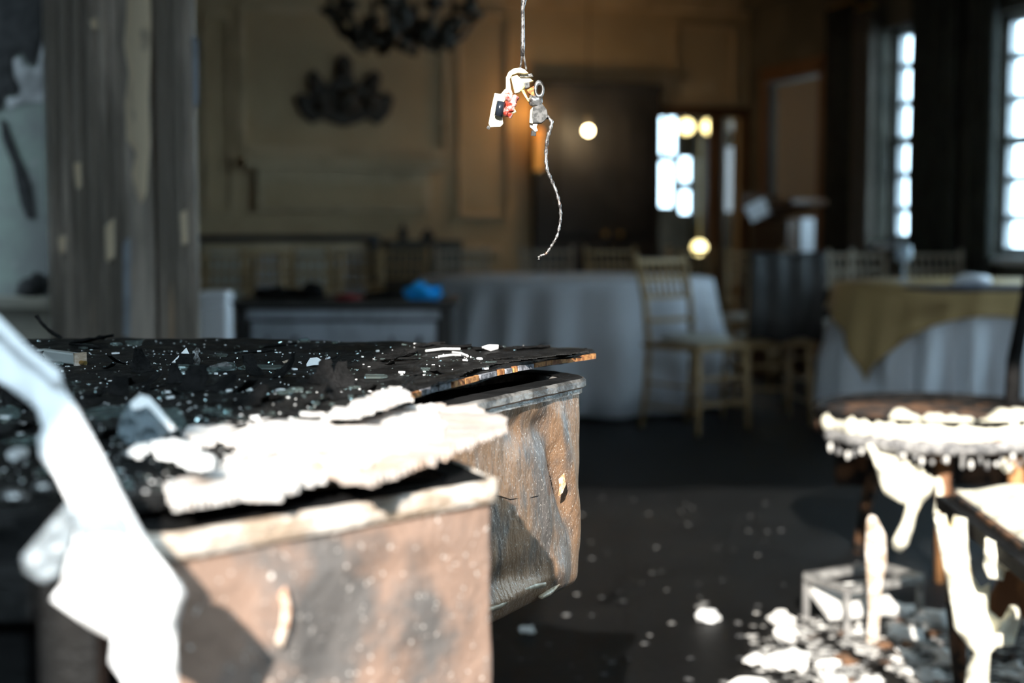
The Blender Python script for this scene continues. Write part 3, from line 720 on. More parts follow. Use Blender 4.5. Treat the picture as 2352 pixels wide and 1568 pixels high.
XT = nearp[-1][0] - .0005; b = MB(); nx, ny = 170, 60; tw = .009
xs = [-1.35 + (XT + 1.35) * (1 - (1 - i / nx) ** 1.6) for i in range(nx + 1)]
for lay in (0, 1):
    for i in range(nx + 1):
        for j in range(ny + 1):
            x = xs[i]; yn = interp(nearp, x); yf = interp(farp, x); y = yn + (yf - yn) * j / ny
            if j in (0, ny): y += .003 * noise.noise(Vector((x * 60, j, 2)))
            z = ztop(x, y) if lay == 0 else min(ZT, ztop(x, y)) - tw
            b.v.append(Vector((x, y, z)))
q_ = (nx + 1) * (ny + 1)
for i in range(nx):
    for j in range(ny):
        a = i * (ny + 1) + j; c = a + ny + 1
        b.f.append((a, c, c + 1, a + 1)); b.f.append((a + q_, a + 1 + q_, c + 1 + q_, c + q_))
for i in range(nx):
    for j in (0, ny):
        a = i * (ny + 1) + j; c = a + ny + 1; b.f.append((a, c, c + q_, a + q_))
for i in (0, nx):
    for j in range(ny):
        a = i * (ny + 1) + j; b.f.append((a, a + 1, a + 1 + q_, a + q_))
TOP = obj('top_board', b, M_char, SB, world=True); TOP['label'] = 'warped charred top board'
# chips of edge veneer along the near right edge
seg = [((935, 907.8), (962, 900.5), M_orange), ((965, 899.7), (1000, 890.1), M_greyedge), ((1003, 889.3), (1030, 882.0), M_greyedge), ((1036, 880.3), (1062, 873.3), M_orange), ((1064, 872.7), (1095, 864.3), M_orange), ((1100, 863.0), (1136, 854.0), M_greyedge), ((1139, 853.2), (1154, 850.5), M_orange), ((1158, 849.8), (1172, 847.3), M_greyedge), ((1176, 846.6), (1184, 845.1), M_orange), ((1187, 844.6), (1222, 838.4), M_greyedge),
       ((1225, 837.8), (1262, 831.8), M_orange), ((1263, 831.6), (1300, 825.5), M_orange), ((1301, 825.4), (1336, 819.6), M_orange), ((1337, 819.4), (1364, 815.0), M_orange)]
for (a, c, m) in seg:
    p = atz(a[0], a[1], ZT - .004); q = atz(c[0], c[1], ZT - .004); d = (q - p).normalized(); nn = Vector((d.y, -d.x, 0))
    e = MB(); e.box((p + q) / 2 + nn * .001 + Vector((0, 0, -.001 + random.uniform(-.0007, .0007))), ((q - p).length, .004, random.uniform(.0055, .0072)), d.to_track_quat('X', 'Z').to_matrix())
    sub('edge_chip', e, m, TOP)
# lifted veneer layers on the right tip
def curled(P0, ax, wd, ln, curl, th, rz, tilt=0, seed=0, taper=.4, n=8, m=5):
    """thin curled sheet starting at P0, running along heading rz"""
    b = MB(); h = Vector((math.cos(rz), math.sin(rz), 0)); s_ = Vector((-h.y, h.x, 0)); up = Vector((0, 0, 1))
    pts = []
    for i in range(n + 1):
        t_ = i / n; a = tilt + curl * t_
        pos = Vector((0, 0, 0))
        if i: pos = pts[-1][0] + (h * math.cos(a) + up * math.sin(a)) * ln / n
        pts.append((pos, a, wd * (1 - taper * t_) * (1 + .35 * noise.noise(Vector((t_ * 5, seed, 1))))))
    for lay in (0, 1):
        for (pos, a, w_) in pts:
            nm = up * math.cos(a) - h * math.sin(a)
            for j in range(m + 1):
                q = j / m - .5
                b.v.append(Vector(P0) + pos + s_ * (w_ * q + .15 * wd * noise.noise(Vector((seed, pos.length * 60, 5)))) + nm * ((-th if lay else 0) + .12 * wd * (q * q) * 2 + .05 * wd * noise.noise(Vector((q * 6, pos.length * 90, seed)))))
    k_ = (n + 1) * (m + 1)
    for i in range(n):
        for j in range(m):
            a = i * (m + 1) + j; c = a + m + 1; b.f.append((a, a + 1, c + 1, c)); b.f.append((a + k_, c + k_, c + 1 + k_, a + 1 + k_))
    for i in range(n):
        for j in (0, m):
            a = i * (m + 1) + j; c = a + m + 1; b.f.append((a, c, c + k_, a + k_))
    for i in (0, n):
        for j in range(m):
            a = i * (m + 1) + j; b.f.append((a, a + 1, a + 1 + k_, a + k_))
    return b
def tz(px, py): p = atz(px, py, ZT); return Vector((p.x, p.y, ztop(p.x, p.y)))
def on_top(p, m=.015):
    return p.x < .095 and interp(nearp, p.x) + m < p.y < interp(farp, p.x) - m
# (px, py, width, length, heading deg, tilt, curl)
FL = [(905, 812, .020, .022, 70, .9, .5), (870, 818, .014, .02, 120, .6, .8), (640, 872, .022, .034, 40, .5, .7), (590, 868, .02, .03, 130, .3, .9), (740, 880, .034, .03, 75, .8, .4), (790, 884, .03, .034, 100, .7, .3), (440, 905, .030, .034, 80, .5, .6), (500, 910, .034, .03, 60, .3, .5), (400, 880, .022, .03, 100, .3, .9), (425, 850, .024, .02, 90, .6, .5),
      (330, 860, .03, .035, 120, .2, 1.2), (700, 930, .03, .03, 20, .2, .8), (780, 925, .024, .03, 150, .5, .5), (1090, 805, .03, .04, 10, .15, .3), (1180, 805, .03, .05, 5, .1, .3), (1260, 812, .02, .05, 12, .05, .2), (1160, 820, .02, .06, 20, .05, .2), (1220, 825, .014, .07, 22, .03, .12), (1000, 803, .03, .05, 0, .1, .4), (960, 800, .03, .04, 30, .3, .4), (600, 795, .03, .05, 10, .1, .4), (140, 782, .03, .05, -170, .5, .5), (165, 790, .05, .06, 10, .1, .1), (240, 800, .03, .05, 175, .3, .6), (540, 815, .04, .05, 20, .1, .2), (870, 830, .06, .05, 15, .1, .15), (300, 940, .03, .03, 45, .5, .6), (60, 860, .03, .04, 90, .3, .6), (40, 930, .03, .03, 140, .6, .6), (560, 935, .03, .035, 60, .2, .5)]
for i, (px, py, wd, ln, hd, ti, cu) in enumerate(FL):
    p = tz(px, py)
    if py < 830 and px > 200: ti *= .15; cu *= .15
    sub('veneer_flake', curled(p + Vector((0, 0, .001)), 0, wd, ln, cu, .0012, R(hd), ti, i + 1, .7 if i % 3 else .3), M_flake, TOP)
for i in range(46):
    for _ in range(40):
        px, py = random.uniform(-40, 1250), random.uniform(805, 1000); p = tz(px, py)
        if on_top(p, .03): break
    sub('veneer_flake', curled(p + Vector((0, 0, .0008)), 0, random.uniform(.01, .028), random.uniform(.012, .035), random.uniform(-.1, .7), .001, random.uniform(0, 6.28), random.uniform(0, .2), i + 60, random.uniform(.2, .8), 5, 3), M_flake, TOP)
# ash-white delaminated plywood sheets (they lie over the front right of the top)
def flat_sheet(poly, z, th, cell, amp, seed, zfun=None):
    P = [atz(x, y, z) for x, y in poly]; pl = [(p.x, p.y) for p in P]
    x0 = min(p[0] for p in pl); y0 = min(p[1] for p in pl); nx = int((max(p[0] for p in pl) - x0) / cell) + 2; ny = int((max(p[1] for p in pl) - y0) / cell) + 2
    def inside(x, y):
        c = False; j = len(pl) - 1
        for i in range(len(pl)):
            xi, yi = pl[i]; xj, yj = pl[j]
            if (yi > y) != (yj > y) and x < (xj - xi) * (y - yi) / (yj - yi) + xi: c = not c
            j = i
        return c
    cells = [(i, j) for i in range(nx) for j in range(ny) if inside(x0 + (i + .5) * cell + .004 * noise.noise(Vector((i * .5, j * .5, seed))), y0 + (j + .5) * cell + .006 * noise.noise(Vector((i * .4, j * .4, seed + 9))))]
    idx = {}; pts = []; fs = []
    def vid(i, j):
        if (i, j) not in idx:
            x = x0 + i * cell + .3 * cell * noise.noise(Vector((i * 1.3, j * 1.7, seed))); y = y0 + j * cell + .3 * cell * noise.noise(Vector((i * 1.1, j * 1.9, seed + 4)))
            h = amp * noise.noise(Vector((x * 14, y * 40, seed))) + amp * .5 * noise.noise(Vector((x * 60, y * 60, seed + 2)))
            if zfun: h += zfun(x, y)
            idx[(i, j)] = len(pts); pts.append(Vector((x, y, z + h)))
        return idx[(i, j)]
    for (i, j) in cells: fs.append((vid(i, j), vid(i + 1, j), vid(i + 1, j + 1), vid(i, j + 1)))
    b = MB(); n = len(pts); b.v = pts + [p - Vector((0, 0, th)) for p in pts]; E = set()
    for q in fs:
        b.f.append(q); b.f.append(tuple(reversed([a + n for a in q])))
        for a, c in zip(q, q[1:] + q[:1]): E.add((a, c))
    for (a, c) in E:
        if (c, a) not in E: b.f.append((c, a, a + n, c + n))
    return b
AS = [([(425, 985), (470, 972), (560, 968), (640, 958), (735, 945), (760, 975), (860, 960), (930, 930), (1000, 932), (1020, 990), (880, 1040), (800, 1075), (690, 1040), (640, 1020), (560, 1030), (515, 1000), (455, 1010)], .880, .005, .0035, .0045, 1),
      ([(740, 950), (800, 930), (850, 905), (900, 888), (938, 898), (945, 915), (880, 935), (810, 955)], .893, .003, .003, .003, 2),
      ([(900, 932), (1000, 928), (1090, 934), (1120, 945), (1165, 958), (1162, 975), (1060, 1018), (1000, 1045), (930, 1070), (850, 1095), (790, 1085), (700, 1050), (800, 990)], .877, .006, .0035, .0045, 3),
      ([(382, 1112), (450, 1085), (520, 1070), (545, 1020), (640, 1015), (720, 1040), (800, 1060), (760, 1085), (690, 1100), (640, 1130), (560, 1125), (480, 1140), (405, 1155)], .872, .006, .0035, .0025, 4)]
for (pl, z, th, ce, am, sd_) in AS:
    o = obj('ash_sheet', flat_sheet(pl, z, th, ce, am, sd_), M_ash if sd_ == 3 else M_ashw, SB, world=True); o['label'] = 'ash white delaminated plywood sheet'
for i, (pl, z) in enumerate((([(990, 877), (1110, 840), (1240, 817), (1352, 804), (1345, 800), (1230, 810), (1100, 834), (985, 868)], .8845), ([(1120, 812), (1230, 803), (1335, 801), (1320, 808), (1200, 818), (1110, 826)], .886), ([(1190, 822), (1300, 808), (1358, 806), (1300, 812), (1200, 825)], .8875), ([(900, 905), (1000, 872), (1060, 856), (1050, 864), (960, 890), (905, 912)], .885))):
    sub('veneer_layer', flat_sheet(pl, z, .0012, .003, .0012, 50 + i), M_char if i % 2 == 0 else M_flake, TOP)
# metal drawers
def rounded(poly, rad, n=10, step=.004):
    out = []
    m = len(poly)
    for i in range(m):
        p0 = Vector((*poly[i - 1], 0)); p1 = Vector((*poly[i], 0)); p2 = Vector((*poly[(i + 1) % m], 0)); r = rad[i]
        a = (p0 - p1).normalized(); c = (p2 - p1).normalized(); ang = a.angle(c); d = r / math.tan(ang / 2)
        s0 = p1 + a * d; s1 = p1 + c * d; cen = p1 + (a + c).normalized() * (r / math.sin(ang / 2))
        for k_ in range(n + 1):
            q = s0.lerp(s1, k_ / n); out.append(cen + (q - cen).normalized() * r)
    res = []
    for i in range(len(out)):
        a = out[i]; c = out[(i + 1) % len(out)]; L = (c - a).length; k_ = max(1, int(L / step))
        for q in range(k_): res.append(a.lerp(c, q / k_))
    return res
def offset(loop, d):
    n = len(loop); r = []
    for i in range(n):
        t_ = (loop[(i + 1) % n] - loop[i - 1]).normalized(); r.append(loop[i] + Vector((t_.y, -t_.x, 0)) * d)
    return r
def metal_drawer(poly, rad, z0, z1, m, mrim, dents, seed, amp=.004):
    lp = rounded(poly, rad); n = len(lp); nm = [a - b for a, b in zip(offset(lp, 1), lp)]
    b = MB(); rows = 46; r0 = .016
    for j in range(rows + 1):
        z = z0 + (z1 - z0) * j / rows; h = z - z0
        ins = 0 if h > r0 else -(r0 - math.sqrt(max(0, r0 * r0 - (r0 - h) ** 2)))
        for i in range(n):
            p = lp[i]; d = ins; q = Vector((p.x, p.y, z)); damp = min(1, (z1 - z) / .03)
            d += damp * (amp * noise.noise(q * 11 + Vector((0, 0, seed))) + amp * .5 * noise.noise(q * 27 + Vector((seed, 0, 0))))
            for (c, rx, rz, dp, sk) in dents:
                hx = (Vector((c.x, c.y, 0)) - Vector((p.x, p.y, 0)))
                s1 = hx.dot(Vector((.55, .83, 0))); dz_ = c.z - z; s1 += sk * dz_
                d += damp * dp * math.exp(-(s1 / rx) ** 2 - (dz_ / rz) ** 2)
            b.v.append(q + nm[i] * d)
    for j in range(rows):
        for i in range(n):
            i2 = (i + 1) % n; b.f.append((j * n + i, j * n + i2, (j + 1) * n + i2, (j + 1) * n + i))
    c = len(b.v); cen = sum(lp, Vector()) / n; b.v.append(Vector((cen.x, cen.y, z0)))
    for i in range(n): b.f.append((i, (i + 1) % n, c))
    # inner wall and inner floor
    o = obj('metal_drawer', b, m, SB, world=True, smooth=True); b = MB()
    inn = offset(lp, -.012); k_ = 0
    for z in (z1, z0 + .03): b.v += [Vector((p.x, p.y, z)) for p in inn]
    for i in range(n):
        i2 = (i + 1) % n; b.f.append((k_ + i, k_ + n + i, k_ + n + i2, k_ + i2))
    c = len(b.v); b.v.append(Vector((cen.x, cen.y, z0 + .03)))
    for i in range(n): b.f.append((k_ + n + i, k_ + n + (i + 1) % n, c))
    sub('black_lining', b, M_black, o)  # inside of the drawer coloured black, apart from the outer metal
    return o, lp
def rim(part, lp, prof, m, name='rim'):
    n = len(lp); b = MB(); loops = [[(p, z) for p in offset(lp, d)] for d, z in prof]; mm = len(prof)
    for L in loops: b.v += [Vector((p.x, p.y, z + .0006 * noise.noise(p * 60))) for p, z in L]
    for j in range(mm):
        j2 = (j + 1) % mm
        for i in range(n):
            i2 = (i + 1) % n; b.f.append((j * n + i, j * n + i2, j2 * n + i2, j2 * n + i))
    return sub(name, b, m, part)
zr = .858
DEN = [(at(1200, 985, 1.64), .030, .028, -.010, 0), (at(1262, 990, 1.69), .020, .02, -.010, .2), (at(1290, 1110, 1.74), .012, .07, -.012, .45), (at(1312, 1080, 1.76), .014, .09, .007, .4), (at(1262, 1150, 1.70), .010, .06, .006, .25), (at(1220, 1215, 1.66), .05, .05, .005, 0), (at(1200, 1365, 1.64), .08, .010, .007, -.3), (at(1290, 1310, 1.73), .03, .025, .008, .4), (at(1150, 1340, 1.59), .05, .014, -.006, -.3)]
dF, lpF = metal_drawer([(-.24, 1.21), (.092, 1.80), (.02, 1.925), (-.31, 1.50)], [.02, .045, .05, .03], .590, zr - .012, M_metal, M_rim, DEN, 3, .0022)
rim(dF, lpF, [(.006, zr), (-.024, zr), (-.026, zr - .003), (-.024, zr - .012), (.006, zr - .0125), (.009, zr - .010), (.009, zr - .003)], M_rim)
rim(dF, lpF, [(.004, zr - .0125), (.004, zr - .019), (-.004, zr - .019), (-.004, zr - .0125)], M_rim, 'rim_bead')
zn = .849
DN = [(at(880, 1310, 1.05), .05, .02, -.005, -.4), (at(700, 1340, 1.0), .04, .03, .005, 0), (at(960, 1250, 1.07), .06, .05, .004, 0), (at(650, 1420, .98), .02, .06, .006, .2)]
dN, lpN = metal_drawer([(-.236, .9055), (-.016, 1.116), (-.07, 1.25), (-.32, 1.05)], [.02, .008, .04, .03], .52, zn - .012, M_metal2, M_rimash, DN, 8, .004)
rim(dN, lpN, [(.0055, zn), (-.018, zn), (-.020, zn - .004), (-.018, zn - .016), (.0045, zn - .017), (.0065, zn - .012), (.0065, zn - .003)], M_rimash)
rim(dN, lpN, [(-.001, zn + .0006), (-.030, zn + .0006), (-.030, zn - .0002), (-.001, zn - .0002)], M_black, 'rim_soot_band')
rim(dF, lpF, [(.004, zr + .0006), (-.026, zr + .0006), (-.026, zr - .0002), (.004, zr - .0002)], M_black, 'rim_soot_band')
# torn metal tongues and scratches on the drawers
for (px, py, D_, pts) in ((1288, 1130, 1.712, [(1283, 1100), (1296, 1085), (1300, 1112), (1292, 1132), (1282, 1140), (1285, 1118)]),):
    sub('torn_tongue', pxsheet(pts, lambda x, y: 1.735, .004, 3), M_tongue, dF)
sub('torn_tongue', pxsheet([(640, 1365), (655, 1345), (668, 1400), (662, 1440), (648, 1485), (632, 1475), (645, 1430), (648, 1395)], lambda x, y: .962, .004, 5, .002, 3), M_tongue, dN)
# bent folds and a tear on the far drawer
def onF(px, py, off=.002):
    a = Vector((-.24, 1.21, 0)); d = Vector((.332, .59, 0)).normalized(); nn = Vector((d.y, -d.x, 0)); q = ray(px, py)
    t_ = (a + nn * off - Vector((0, 0, CAMZ))).dot(nn) / q.dot(nn); return Vector((0, 0, CAMZ)) + q * t_
M_fold = mat('pale bent metal', (.62, .54, .42), .4, metal=.2, c2=(.35, .27, .18), scale=60, c3=(.05, .05, .05), scale3=300, lo3=.62, hi3=.68)  # lighter variant of the drawer metal for the folds
for pts_, rr_ in (([(1108, 1404), (1140, 1392), (1165, 1376), (1195, 1356), (1225, 1345), (1252, 1340)], .0042), ([(1240, 1372), (1262, 1360), (1280, 1342), (1292, 1322)], .0034)):
    P_ = [onF(*q) for q in pts_]; e = lump_tube(P_, rr_, 3, 40, .3); sub('bent_fold', e, M_fold, dF, True)
P_ = [onF(*q, .0012) for q in ((1122, 1136), (1150, 1140), (1172, 1147), (1190, 1144), (1205, 1146), (1222, 1142), (1238, 1138), (1250, 1130))]; e = MB(); e.tube(P_, .0008, 6); sub('tear_line', e, M_black, dF)
# cabinet body
b = MB(); pl = [(-.262, .905), (-1.25, .90), (-1.25, 2.02), (-.42, 2.02), (-.40, 1.5), (-.42, 1.12)]
b.prism([Vector((x, y, .0)) for x, y in pl], (0, 0, .863)); obj('carcass', b, M_black, SB, world=True)
for (xa, xb, z0, z1, pr) in ((-.30, -.262, 0, .855, .02), (-.62, -.58, 0, .80, .02), (-1.25, -.30, .80, .835, .022), (-1.25, -.30, .49, .52, .016), (-1.25, -.30, 0, .08, .018)):
    b = MB(); b.box(((xa + xb) / 2, .90 - pr / 2, (z0 + z1) / 2), (xb - xa, pr, z1 - z0)); obj('frame_rail', b, M_char, SB, world=True, bevel=.003)
for (xa, xb, z0, z1) in ((-.57, -.31, .53, .79), (-.57, -.31, .10, .48), (-1.2, -.63, .53, .79), (-1.2, -.63, .10, .48)):
    b = MB(); b.box(((xa + xb) / 2, .896, (z0 + z1) / 2), (xb - xa, .012, z1 - z0)); obj('door_panel', b, M_black, SB, world=True, bevel=.003)

# ------------------------------------------------------------------ rubble on the top
def shard_mb(P, s, rz, tilt, th=.0016, k_=5, flat=True):
    n = k_; a0 = random.random() * 6.28; M = Matrix.Rotation(rz, 3, 'Z') @ Matrix.Rotation(tilt, 3, 'X'); pts = []
    for i in range(n):
        a = a0 + 2 * math.pi * (i + random.uniform(-.3, .3)) / n; r = s * random.uniform(.45, 1.0)
        pts.append(Vector(P) + M @ Vector((r * math.cos(a) * 1.5, r * math.sin(a) * .8, 0)))
    return MB().prism(pts, M @ Vector((0, 0, th)))
def rand_top(y0=786, y1=1000, x0=-60, x1=1230, m=.01):
    for _ in range(100):
        px, py = random.uniform(x0, x1), random.uniform(y0, y1); p = tz(px, py)
        if on_top(p, m): return p
    return tz(500, 880)
# larger shards that can be told apart
SH = [((520, 858), .022, 'large pale green glass shard near the middle of the charred top', 12), ((575, 850), .018, 'pale green glass shard beside the wire flakes on the charred top', 20), ((610, 846), .030, 'long green edged glass shard at the centre of the charred top', 6), ((440, 862), .034, 'big leaning green glass shard left of centre on the charred top', 22), ((475, 866), .022, 'green glass shard leaning against the big one', 30), ((860, 872), .024, 'clear green glass shard close to the near right edge', 5), ((700, 786), .014, 'rounded glass piece on the far edge of the charred top', 25), ((310, 792), .018, 'bluish glass piece on the far edge beside the column', 30), ((270, 795), .012, 'small bluish glass piece on the far edge at the left', 20), ((530, 838), .012, 'small glass shard behind the foil lump', 15), ((250, 950), .042, 'broad grey green glass pane in front at the left', 12), ((345, 975), .040, 'large leaning glass chunk right of the white strip', 55), ((500, 955), .03, 'bluish green glass shard by the white plywood', 12), ((60, 1000), .022, 'bluish glass shard left of the white strip', 25), ((20, 960), .03, 'dark bluish glass piece at the left border', 30), ((110, 1050), .016, 'glass chip left of the white strip at the front', 20), ((680, 905), .014, 'thin glass splinter in front of the black flakes', 10), ((650, 915), .012, 'bluish glass splinter near the amber streak', 8)]
for (pp_, s, lb_, ti) in SH:
    p = tz(*pp_); o = obj('glass_shard', shard_mb(p + Vector((0, 0, .0025)), s * .62, random.uniform(-.3, .3), R(ti), .0024, 6), M_shard); tag(o, lb_, 'glass shard', 'larger glass shards on the sideboard')
for i in range(60):
    p = rand_top(); s = random.uniform(.003, .008) * (p.y / 1.6)
    o = obj('glass_chip', shard_mb(p + Vector((0, 0, .002)), s, random.uniform(0, 3), random.uniform(-.4, .5), .0016, random.choice((3, 4, 5))), M_shard)
    tag(o, 'small glass chip scattered over the charred sideboard top', 'glass chip', 'small glass chips on the sideboard')
for i in range(46):
    p = rand_top(x0=-40, x1=1150); s = random.uniform(.002, .0055)
    o = obj('plaster_chip', shard_mb(p + Vector((0, 0, .0015)), s, random.uniform(0, 3), random.uniform(-.3, .4), .002, 5), M_whitechip)
    tag(o, 'small white plaster chip scattered over the charred sideboard top', 'plaster chip', 'white plaster chips on the sideboard')
for nm_, m, cnt, s0, s1, lb_ in (('glass_crumbs', M_shard, 900, .0005, .0024, 'fine glittering glass crumbs strewn over the charred top'), ('ash_specks', M_whitechip, 520, .0006, .0018, 'fine white ash specks strewn over the charred top')):
    b = MB()
    for i in range(cnt):
        p = rand_top(782, 1100); q = shard_mb(p + Vector((0, 0, .0008)), random.uniform(s0, s1), random.uniform(0, 3), random.uniform(-.6, .6), .0009, 4); b.add(q.v, q.f)
    o = obj(nm_, b, m); tag(o, lb_, 'debris', kind='stuff')
# named white pieces
def chip(name, px_poly, z0p, label, m=M_whitechip, th=.003, lean=0):
    base = tz(*z0p); o = obj(name, pxsheet(px_poly, lambda x, y: base.y + lean * (z0p[1] - y) * .0004, th, 4, .0015, 2), m); return tag(o, label, 'debris')
chip('plaster_flake', [(385, 842), (428, 798), (436, 815), (435, 836)], (415, 842), 'white triangular plaster flake standing on the charred top', lean=1)
chip('foil_scrap', [(438, 816), (452, 796), (460, 800), (455, 815), (461, 826), (458, 838), (446, 836)], (450, 838), 'crinkled brownish foil scrap beside the white plaster flake', M_silver)
chip('paper_scrap', [(700, 842), (712, 822), (728, 820), (742, 828), (742, 838), (722, 838)], (722, 842), 'crumpled white paper scrap on the charred top', lean=1)
chip('wood_splinter', [(648, 830), (672, 822), (673, 829), (652, 834)], (660, 834), 'pale wooden splinter near the white paper scrap', M_rimash)
for i, (a, c, lb_) in enumerate((((978, 810), (1056, 806), 'straight white splinter at the far side of the right tip'), ((1008, 822), (1072, 816), 'upper of two crossed white splinters on the right tip'), ((1040, 812), (1074, 822), 'lower of two crossed white splinters on the right tip'))):
    b = MB(); p = tz(*a); q = tz(*c); b.tube([p + Vector((0, 0, .003)), (p + q) / 2 + Vector((0, 0, .0045)), q + Vector((0, 0, .003))], .0016, 6); tag(obj('white_splinter', b, M_whitechip), lb_, 'splinter')
b = MB(); p = tz(1125, 806); q = shard_mb(p + Vector((0, 0, .004)), .012, .1, .5, .002, 5); tag(obj('white_plate_scrap', q, M_whitechip), 'angular white scrap near the right tip of the charred top', 'debris')
chip('foil_lump', [(465, 848), (495, 836), (520, 830), (535, 840), (532, 850), (505, 856), (480, 852)], (500, 856), 'sooty crumpled foil lump in the middle of the charred top', M_greyp, .012)
for i, (pl, zz, lb_) in enumerate(([[(350, 1010), (400, 1005), (430, 1015), (465, 1035), (490, 1060), (470, 1070), (430, 1062), (410, 1045), (365, 1040)], 0, 'bluish white board scrap left of the ash white plywood'], [[(300, 1030), (325, 1018), (345, 1020), (320, 1038)], 0, 'small white scrap right of the white strip'], [[(20, 1035), (60, 1022), (58, 1036), (30, 1046)], 0, 'small white scrap at the left border of the top'])):
    b = flat_sheet(pl, ZT + .008, .004, .004, .002, 30 + i); tag(obj('board_scrap', b, M_whitechip), lb_, 'debris')
M_sheet = mat('crumpled clear plastic', (.30, .36, .39), .15, trans=.45, bump=.6, bscale=60)
g0 = tz(340, 1012)
t = thing('crumpled_plastic', 'large crumpled clear plastic lump right of the white strip', 'plastic', g0)
obj('lump', pxsheet([(268, 1005), (276, 960), (295, 925), (318, 908), (345, 914), (372, 945), (404, 985), (395, 1004), (350, 1016), (300, 1020)], lambda x, y: g0.y + (1012 - y) * .00035, .02, 6, .012, 11, 22), M_sheet, t, world=True)
obj('crease_glint', pxsheet([(300, 925), (322, 905), (345, 912), (372, 945), (404, 984), (392, 990), (360, 955), (338, 932), (318, 940), (302, 940)], lambda x, y: g0.y - .012 + (1012 - y) * .00035, .006, 5, .003, 12, 20), M_whitechip, t, world=True)  # white strip painted on as the glint along the plastic's ridge
for i, (x, y, sx, lb_) in enumerate(((305, 1022, .010, 'oval bluish glass drop below the crumpled plastic'), (346, 985, .007, 'small pale drop on the right of the crumpled plastic lump'), (30, 1110, .010, 'bluish glass drop at the left border of the front'), (100, 1095, .008, 'round pale glass bead left of the white strip'))):
    p = tz(x, y); b = MB(); b.blob(p + Vector((0, 0, .005)), (sx, sx * .8, .005), 12, 8, .15, i); tag(obj('glass_drop', b, M_silver, smooth=True), lb_, 'glass drop')
# the square glass tube lying at the left
p = tz(95, 826); q = tz(183, 838); p.z += .008; q.z += .008
t = thing('glass_tube', 'clear square glass tube with a metal tip lying on the charred top', 'tube', (p + q) / 2 - Vector((0, 0, .008)))
b = MB(); b.bar(p, q, .014, .014); obj('tube_body', b, M_clear, t, world=True, bevel=.002)
d = (q - p).normalized(); b = MB(); b.bar(q, q + d * .003, .016, .016); obj('end_collar', b, M_rimash, t, world=True)
b = MB(); b.tube([q + Vector((0, 0, -.004)), q + d * .014 + Vector((0, 0, -.004))], .0028, 8); obj('metal_tip', b, M_brass, t, world=True)

# ------------------------------------------------------------------ white strip with torn film, front left
ts = thing('plastic_trim', 'torn white plastic trim strip leaning across the front left corner', 'trim strip', (-.25, .84, 0))
dS = lambda x, y: 1.0 - (y - 760) * .00034
sp = [(-120, 640), (-40, 700), (0, 738), (60, 800), (110, 830), (140, 862), (146, 890), (180, 940), (240, 1055), (300, 1175), (345, 1255), (330, 1275), (250, 1260), (170, 1255), (180, 1200), (152, 1140), (130, 1095), (92, 1048), (86, 1005), (100, 985), (84, 940), (60, 920), (20, 890), (-60, 850), (-140, 810)]
obj('strip', pxsheet(sp, dS, .012, 8, .006, 1, 60), M_strip, ts, world=True, smooth=True)
obj('strip_lip', pxsheet([(-40, 690), (0, 728), (70, 800), (138, 850), (142, 875), (120, 880), (60, 825), (-10, 765), (-60, 725)], lambda x, y: .985 - (y - 760) * .00034, .010, 8, .003, 4, 40), M_strip, ts, world=True, smooth=True)
o = obj('torn_film', pxsheet([(160, 1150), (120, 1195), (50, 1278), (55, 1312), (100, 1338), (135, 1320), (160, 1262), (175, 1200)], lambda x, y: .84, .004, 7, .006, 5, 40), M_film, ts, world=True, smooth=True)
o = obj('torn_film', pxsheet([(330, 1245), (395, 1322), (424, 1362), (404, 1430), (400, 1490), (412, 1640), (300, 1640), (285, 1560), (255, 1520), (262, 1465), (210, 1440), (120, 1376), (145, 1342), (160, 1270), (190, 1240), (250, 1232)], lambda x, y: .80, .006, 8, .010, 7, 70), M_strip, ts, world=True, smooth=True)
obj('torn_film', pxsheet([(168, 1150), (215, 1140), (262, 1160), (300, 1215), (306, 1248), (250, 1262), (192, 1268), (176, 1215)], lambda x, y: .832, .003, 7, .002, 9, 40), M_film, ts, world=True, smooth=True)
b = MB(); b.tube([at(330, 1620, .80), at(340, 1900, .80), Vector((-.2, .80, .01))], [.02, .014, .01], 8); obj('strip_tail', b, M_strip, ts, world=True)

# ------------------------------------------------------------------ dangling wire with burnt lamp fittings
DW = 1.72
def aw(x, y, d=0): return at(x, y, DW + d)
t = thing('dangling_wire', 'burnt electrical fitting dangling on a wire from the ceiling', 'wire fitting', aw(1200, 170))
top_ = aw(1203, -60); b = MB()
b.tube([Vector((top_.x, top_.y, HC)), top_, aw(1203, 0), aw(1200, 22), aw(1201, 60), aw(1201, 100), aw(1200, 128)], [.0022, .0024, .0034, .002, .0022, .0026, .0026], 8); obj('hanging_wire', b, M_wire, t, world=True, smooth=True)
for pts in ([(1199, 120), (1198, 138), (1195, 156)], [(1202, 120), (1205, 140), (1209, 160)]):
    b = MB(); b.tube([aw(*p) for p in pts], .0013, 6); obj('wire_strand', b, M_wire, t, world=True)
def slab(name, pl, d, th, m, parent=None):
    b = MB(); b.prism([aw(x, y, d) for x, y in pl], (0, th, 0)); return obj(name, b, m, t if parent is None else parent, world=parent is None, bevel=.0008)
slab('curved_bracket', [(1162, 200), (1162, 178), (1168, 165), (1180, 157), (1196, 155), (1206, 160), (1214, 168), (1204, 169), (1190, 167), (1176, 172), (1171, 182), (1174, 205), (1178, 216), (1170, 220), (1160, 212)], -.004, .012, M_cream)
slab('socket_block', [(1173, 176), (1188, 172), (1196, 180), (1218, 180), (1226, 186), (1212, 190), (1206, 200), (1200, 206), (1192, 212), (1182, 214)], -.002, .014, M_yplast)
slab('upper_clip', [(1194, 168), (1208, 164), (1214, 170), (1222, 168), (1225, 176), (1212, 178), (1192, 178)], .002, .01, M_silver)
slab('grey_insert', [(1204, 190), (1216, 188), (1217, 200), (1206, 204)], -.004, .008, M_greyp)
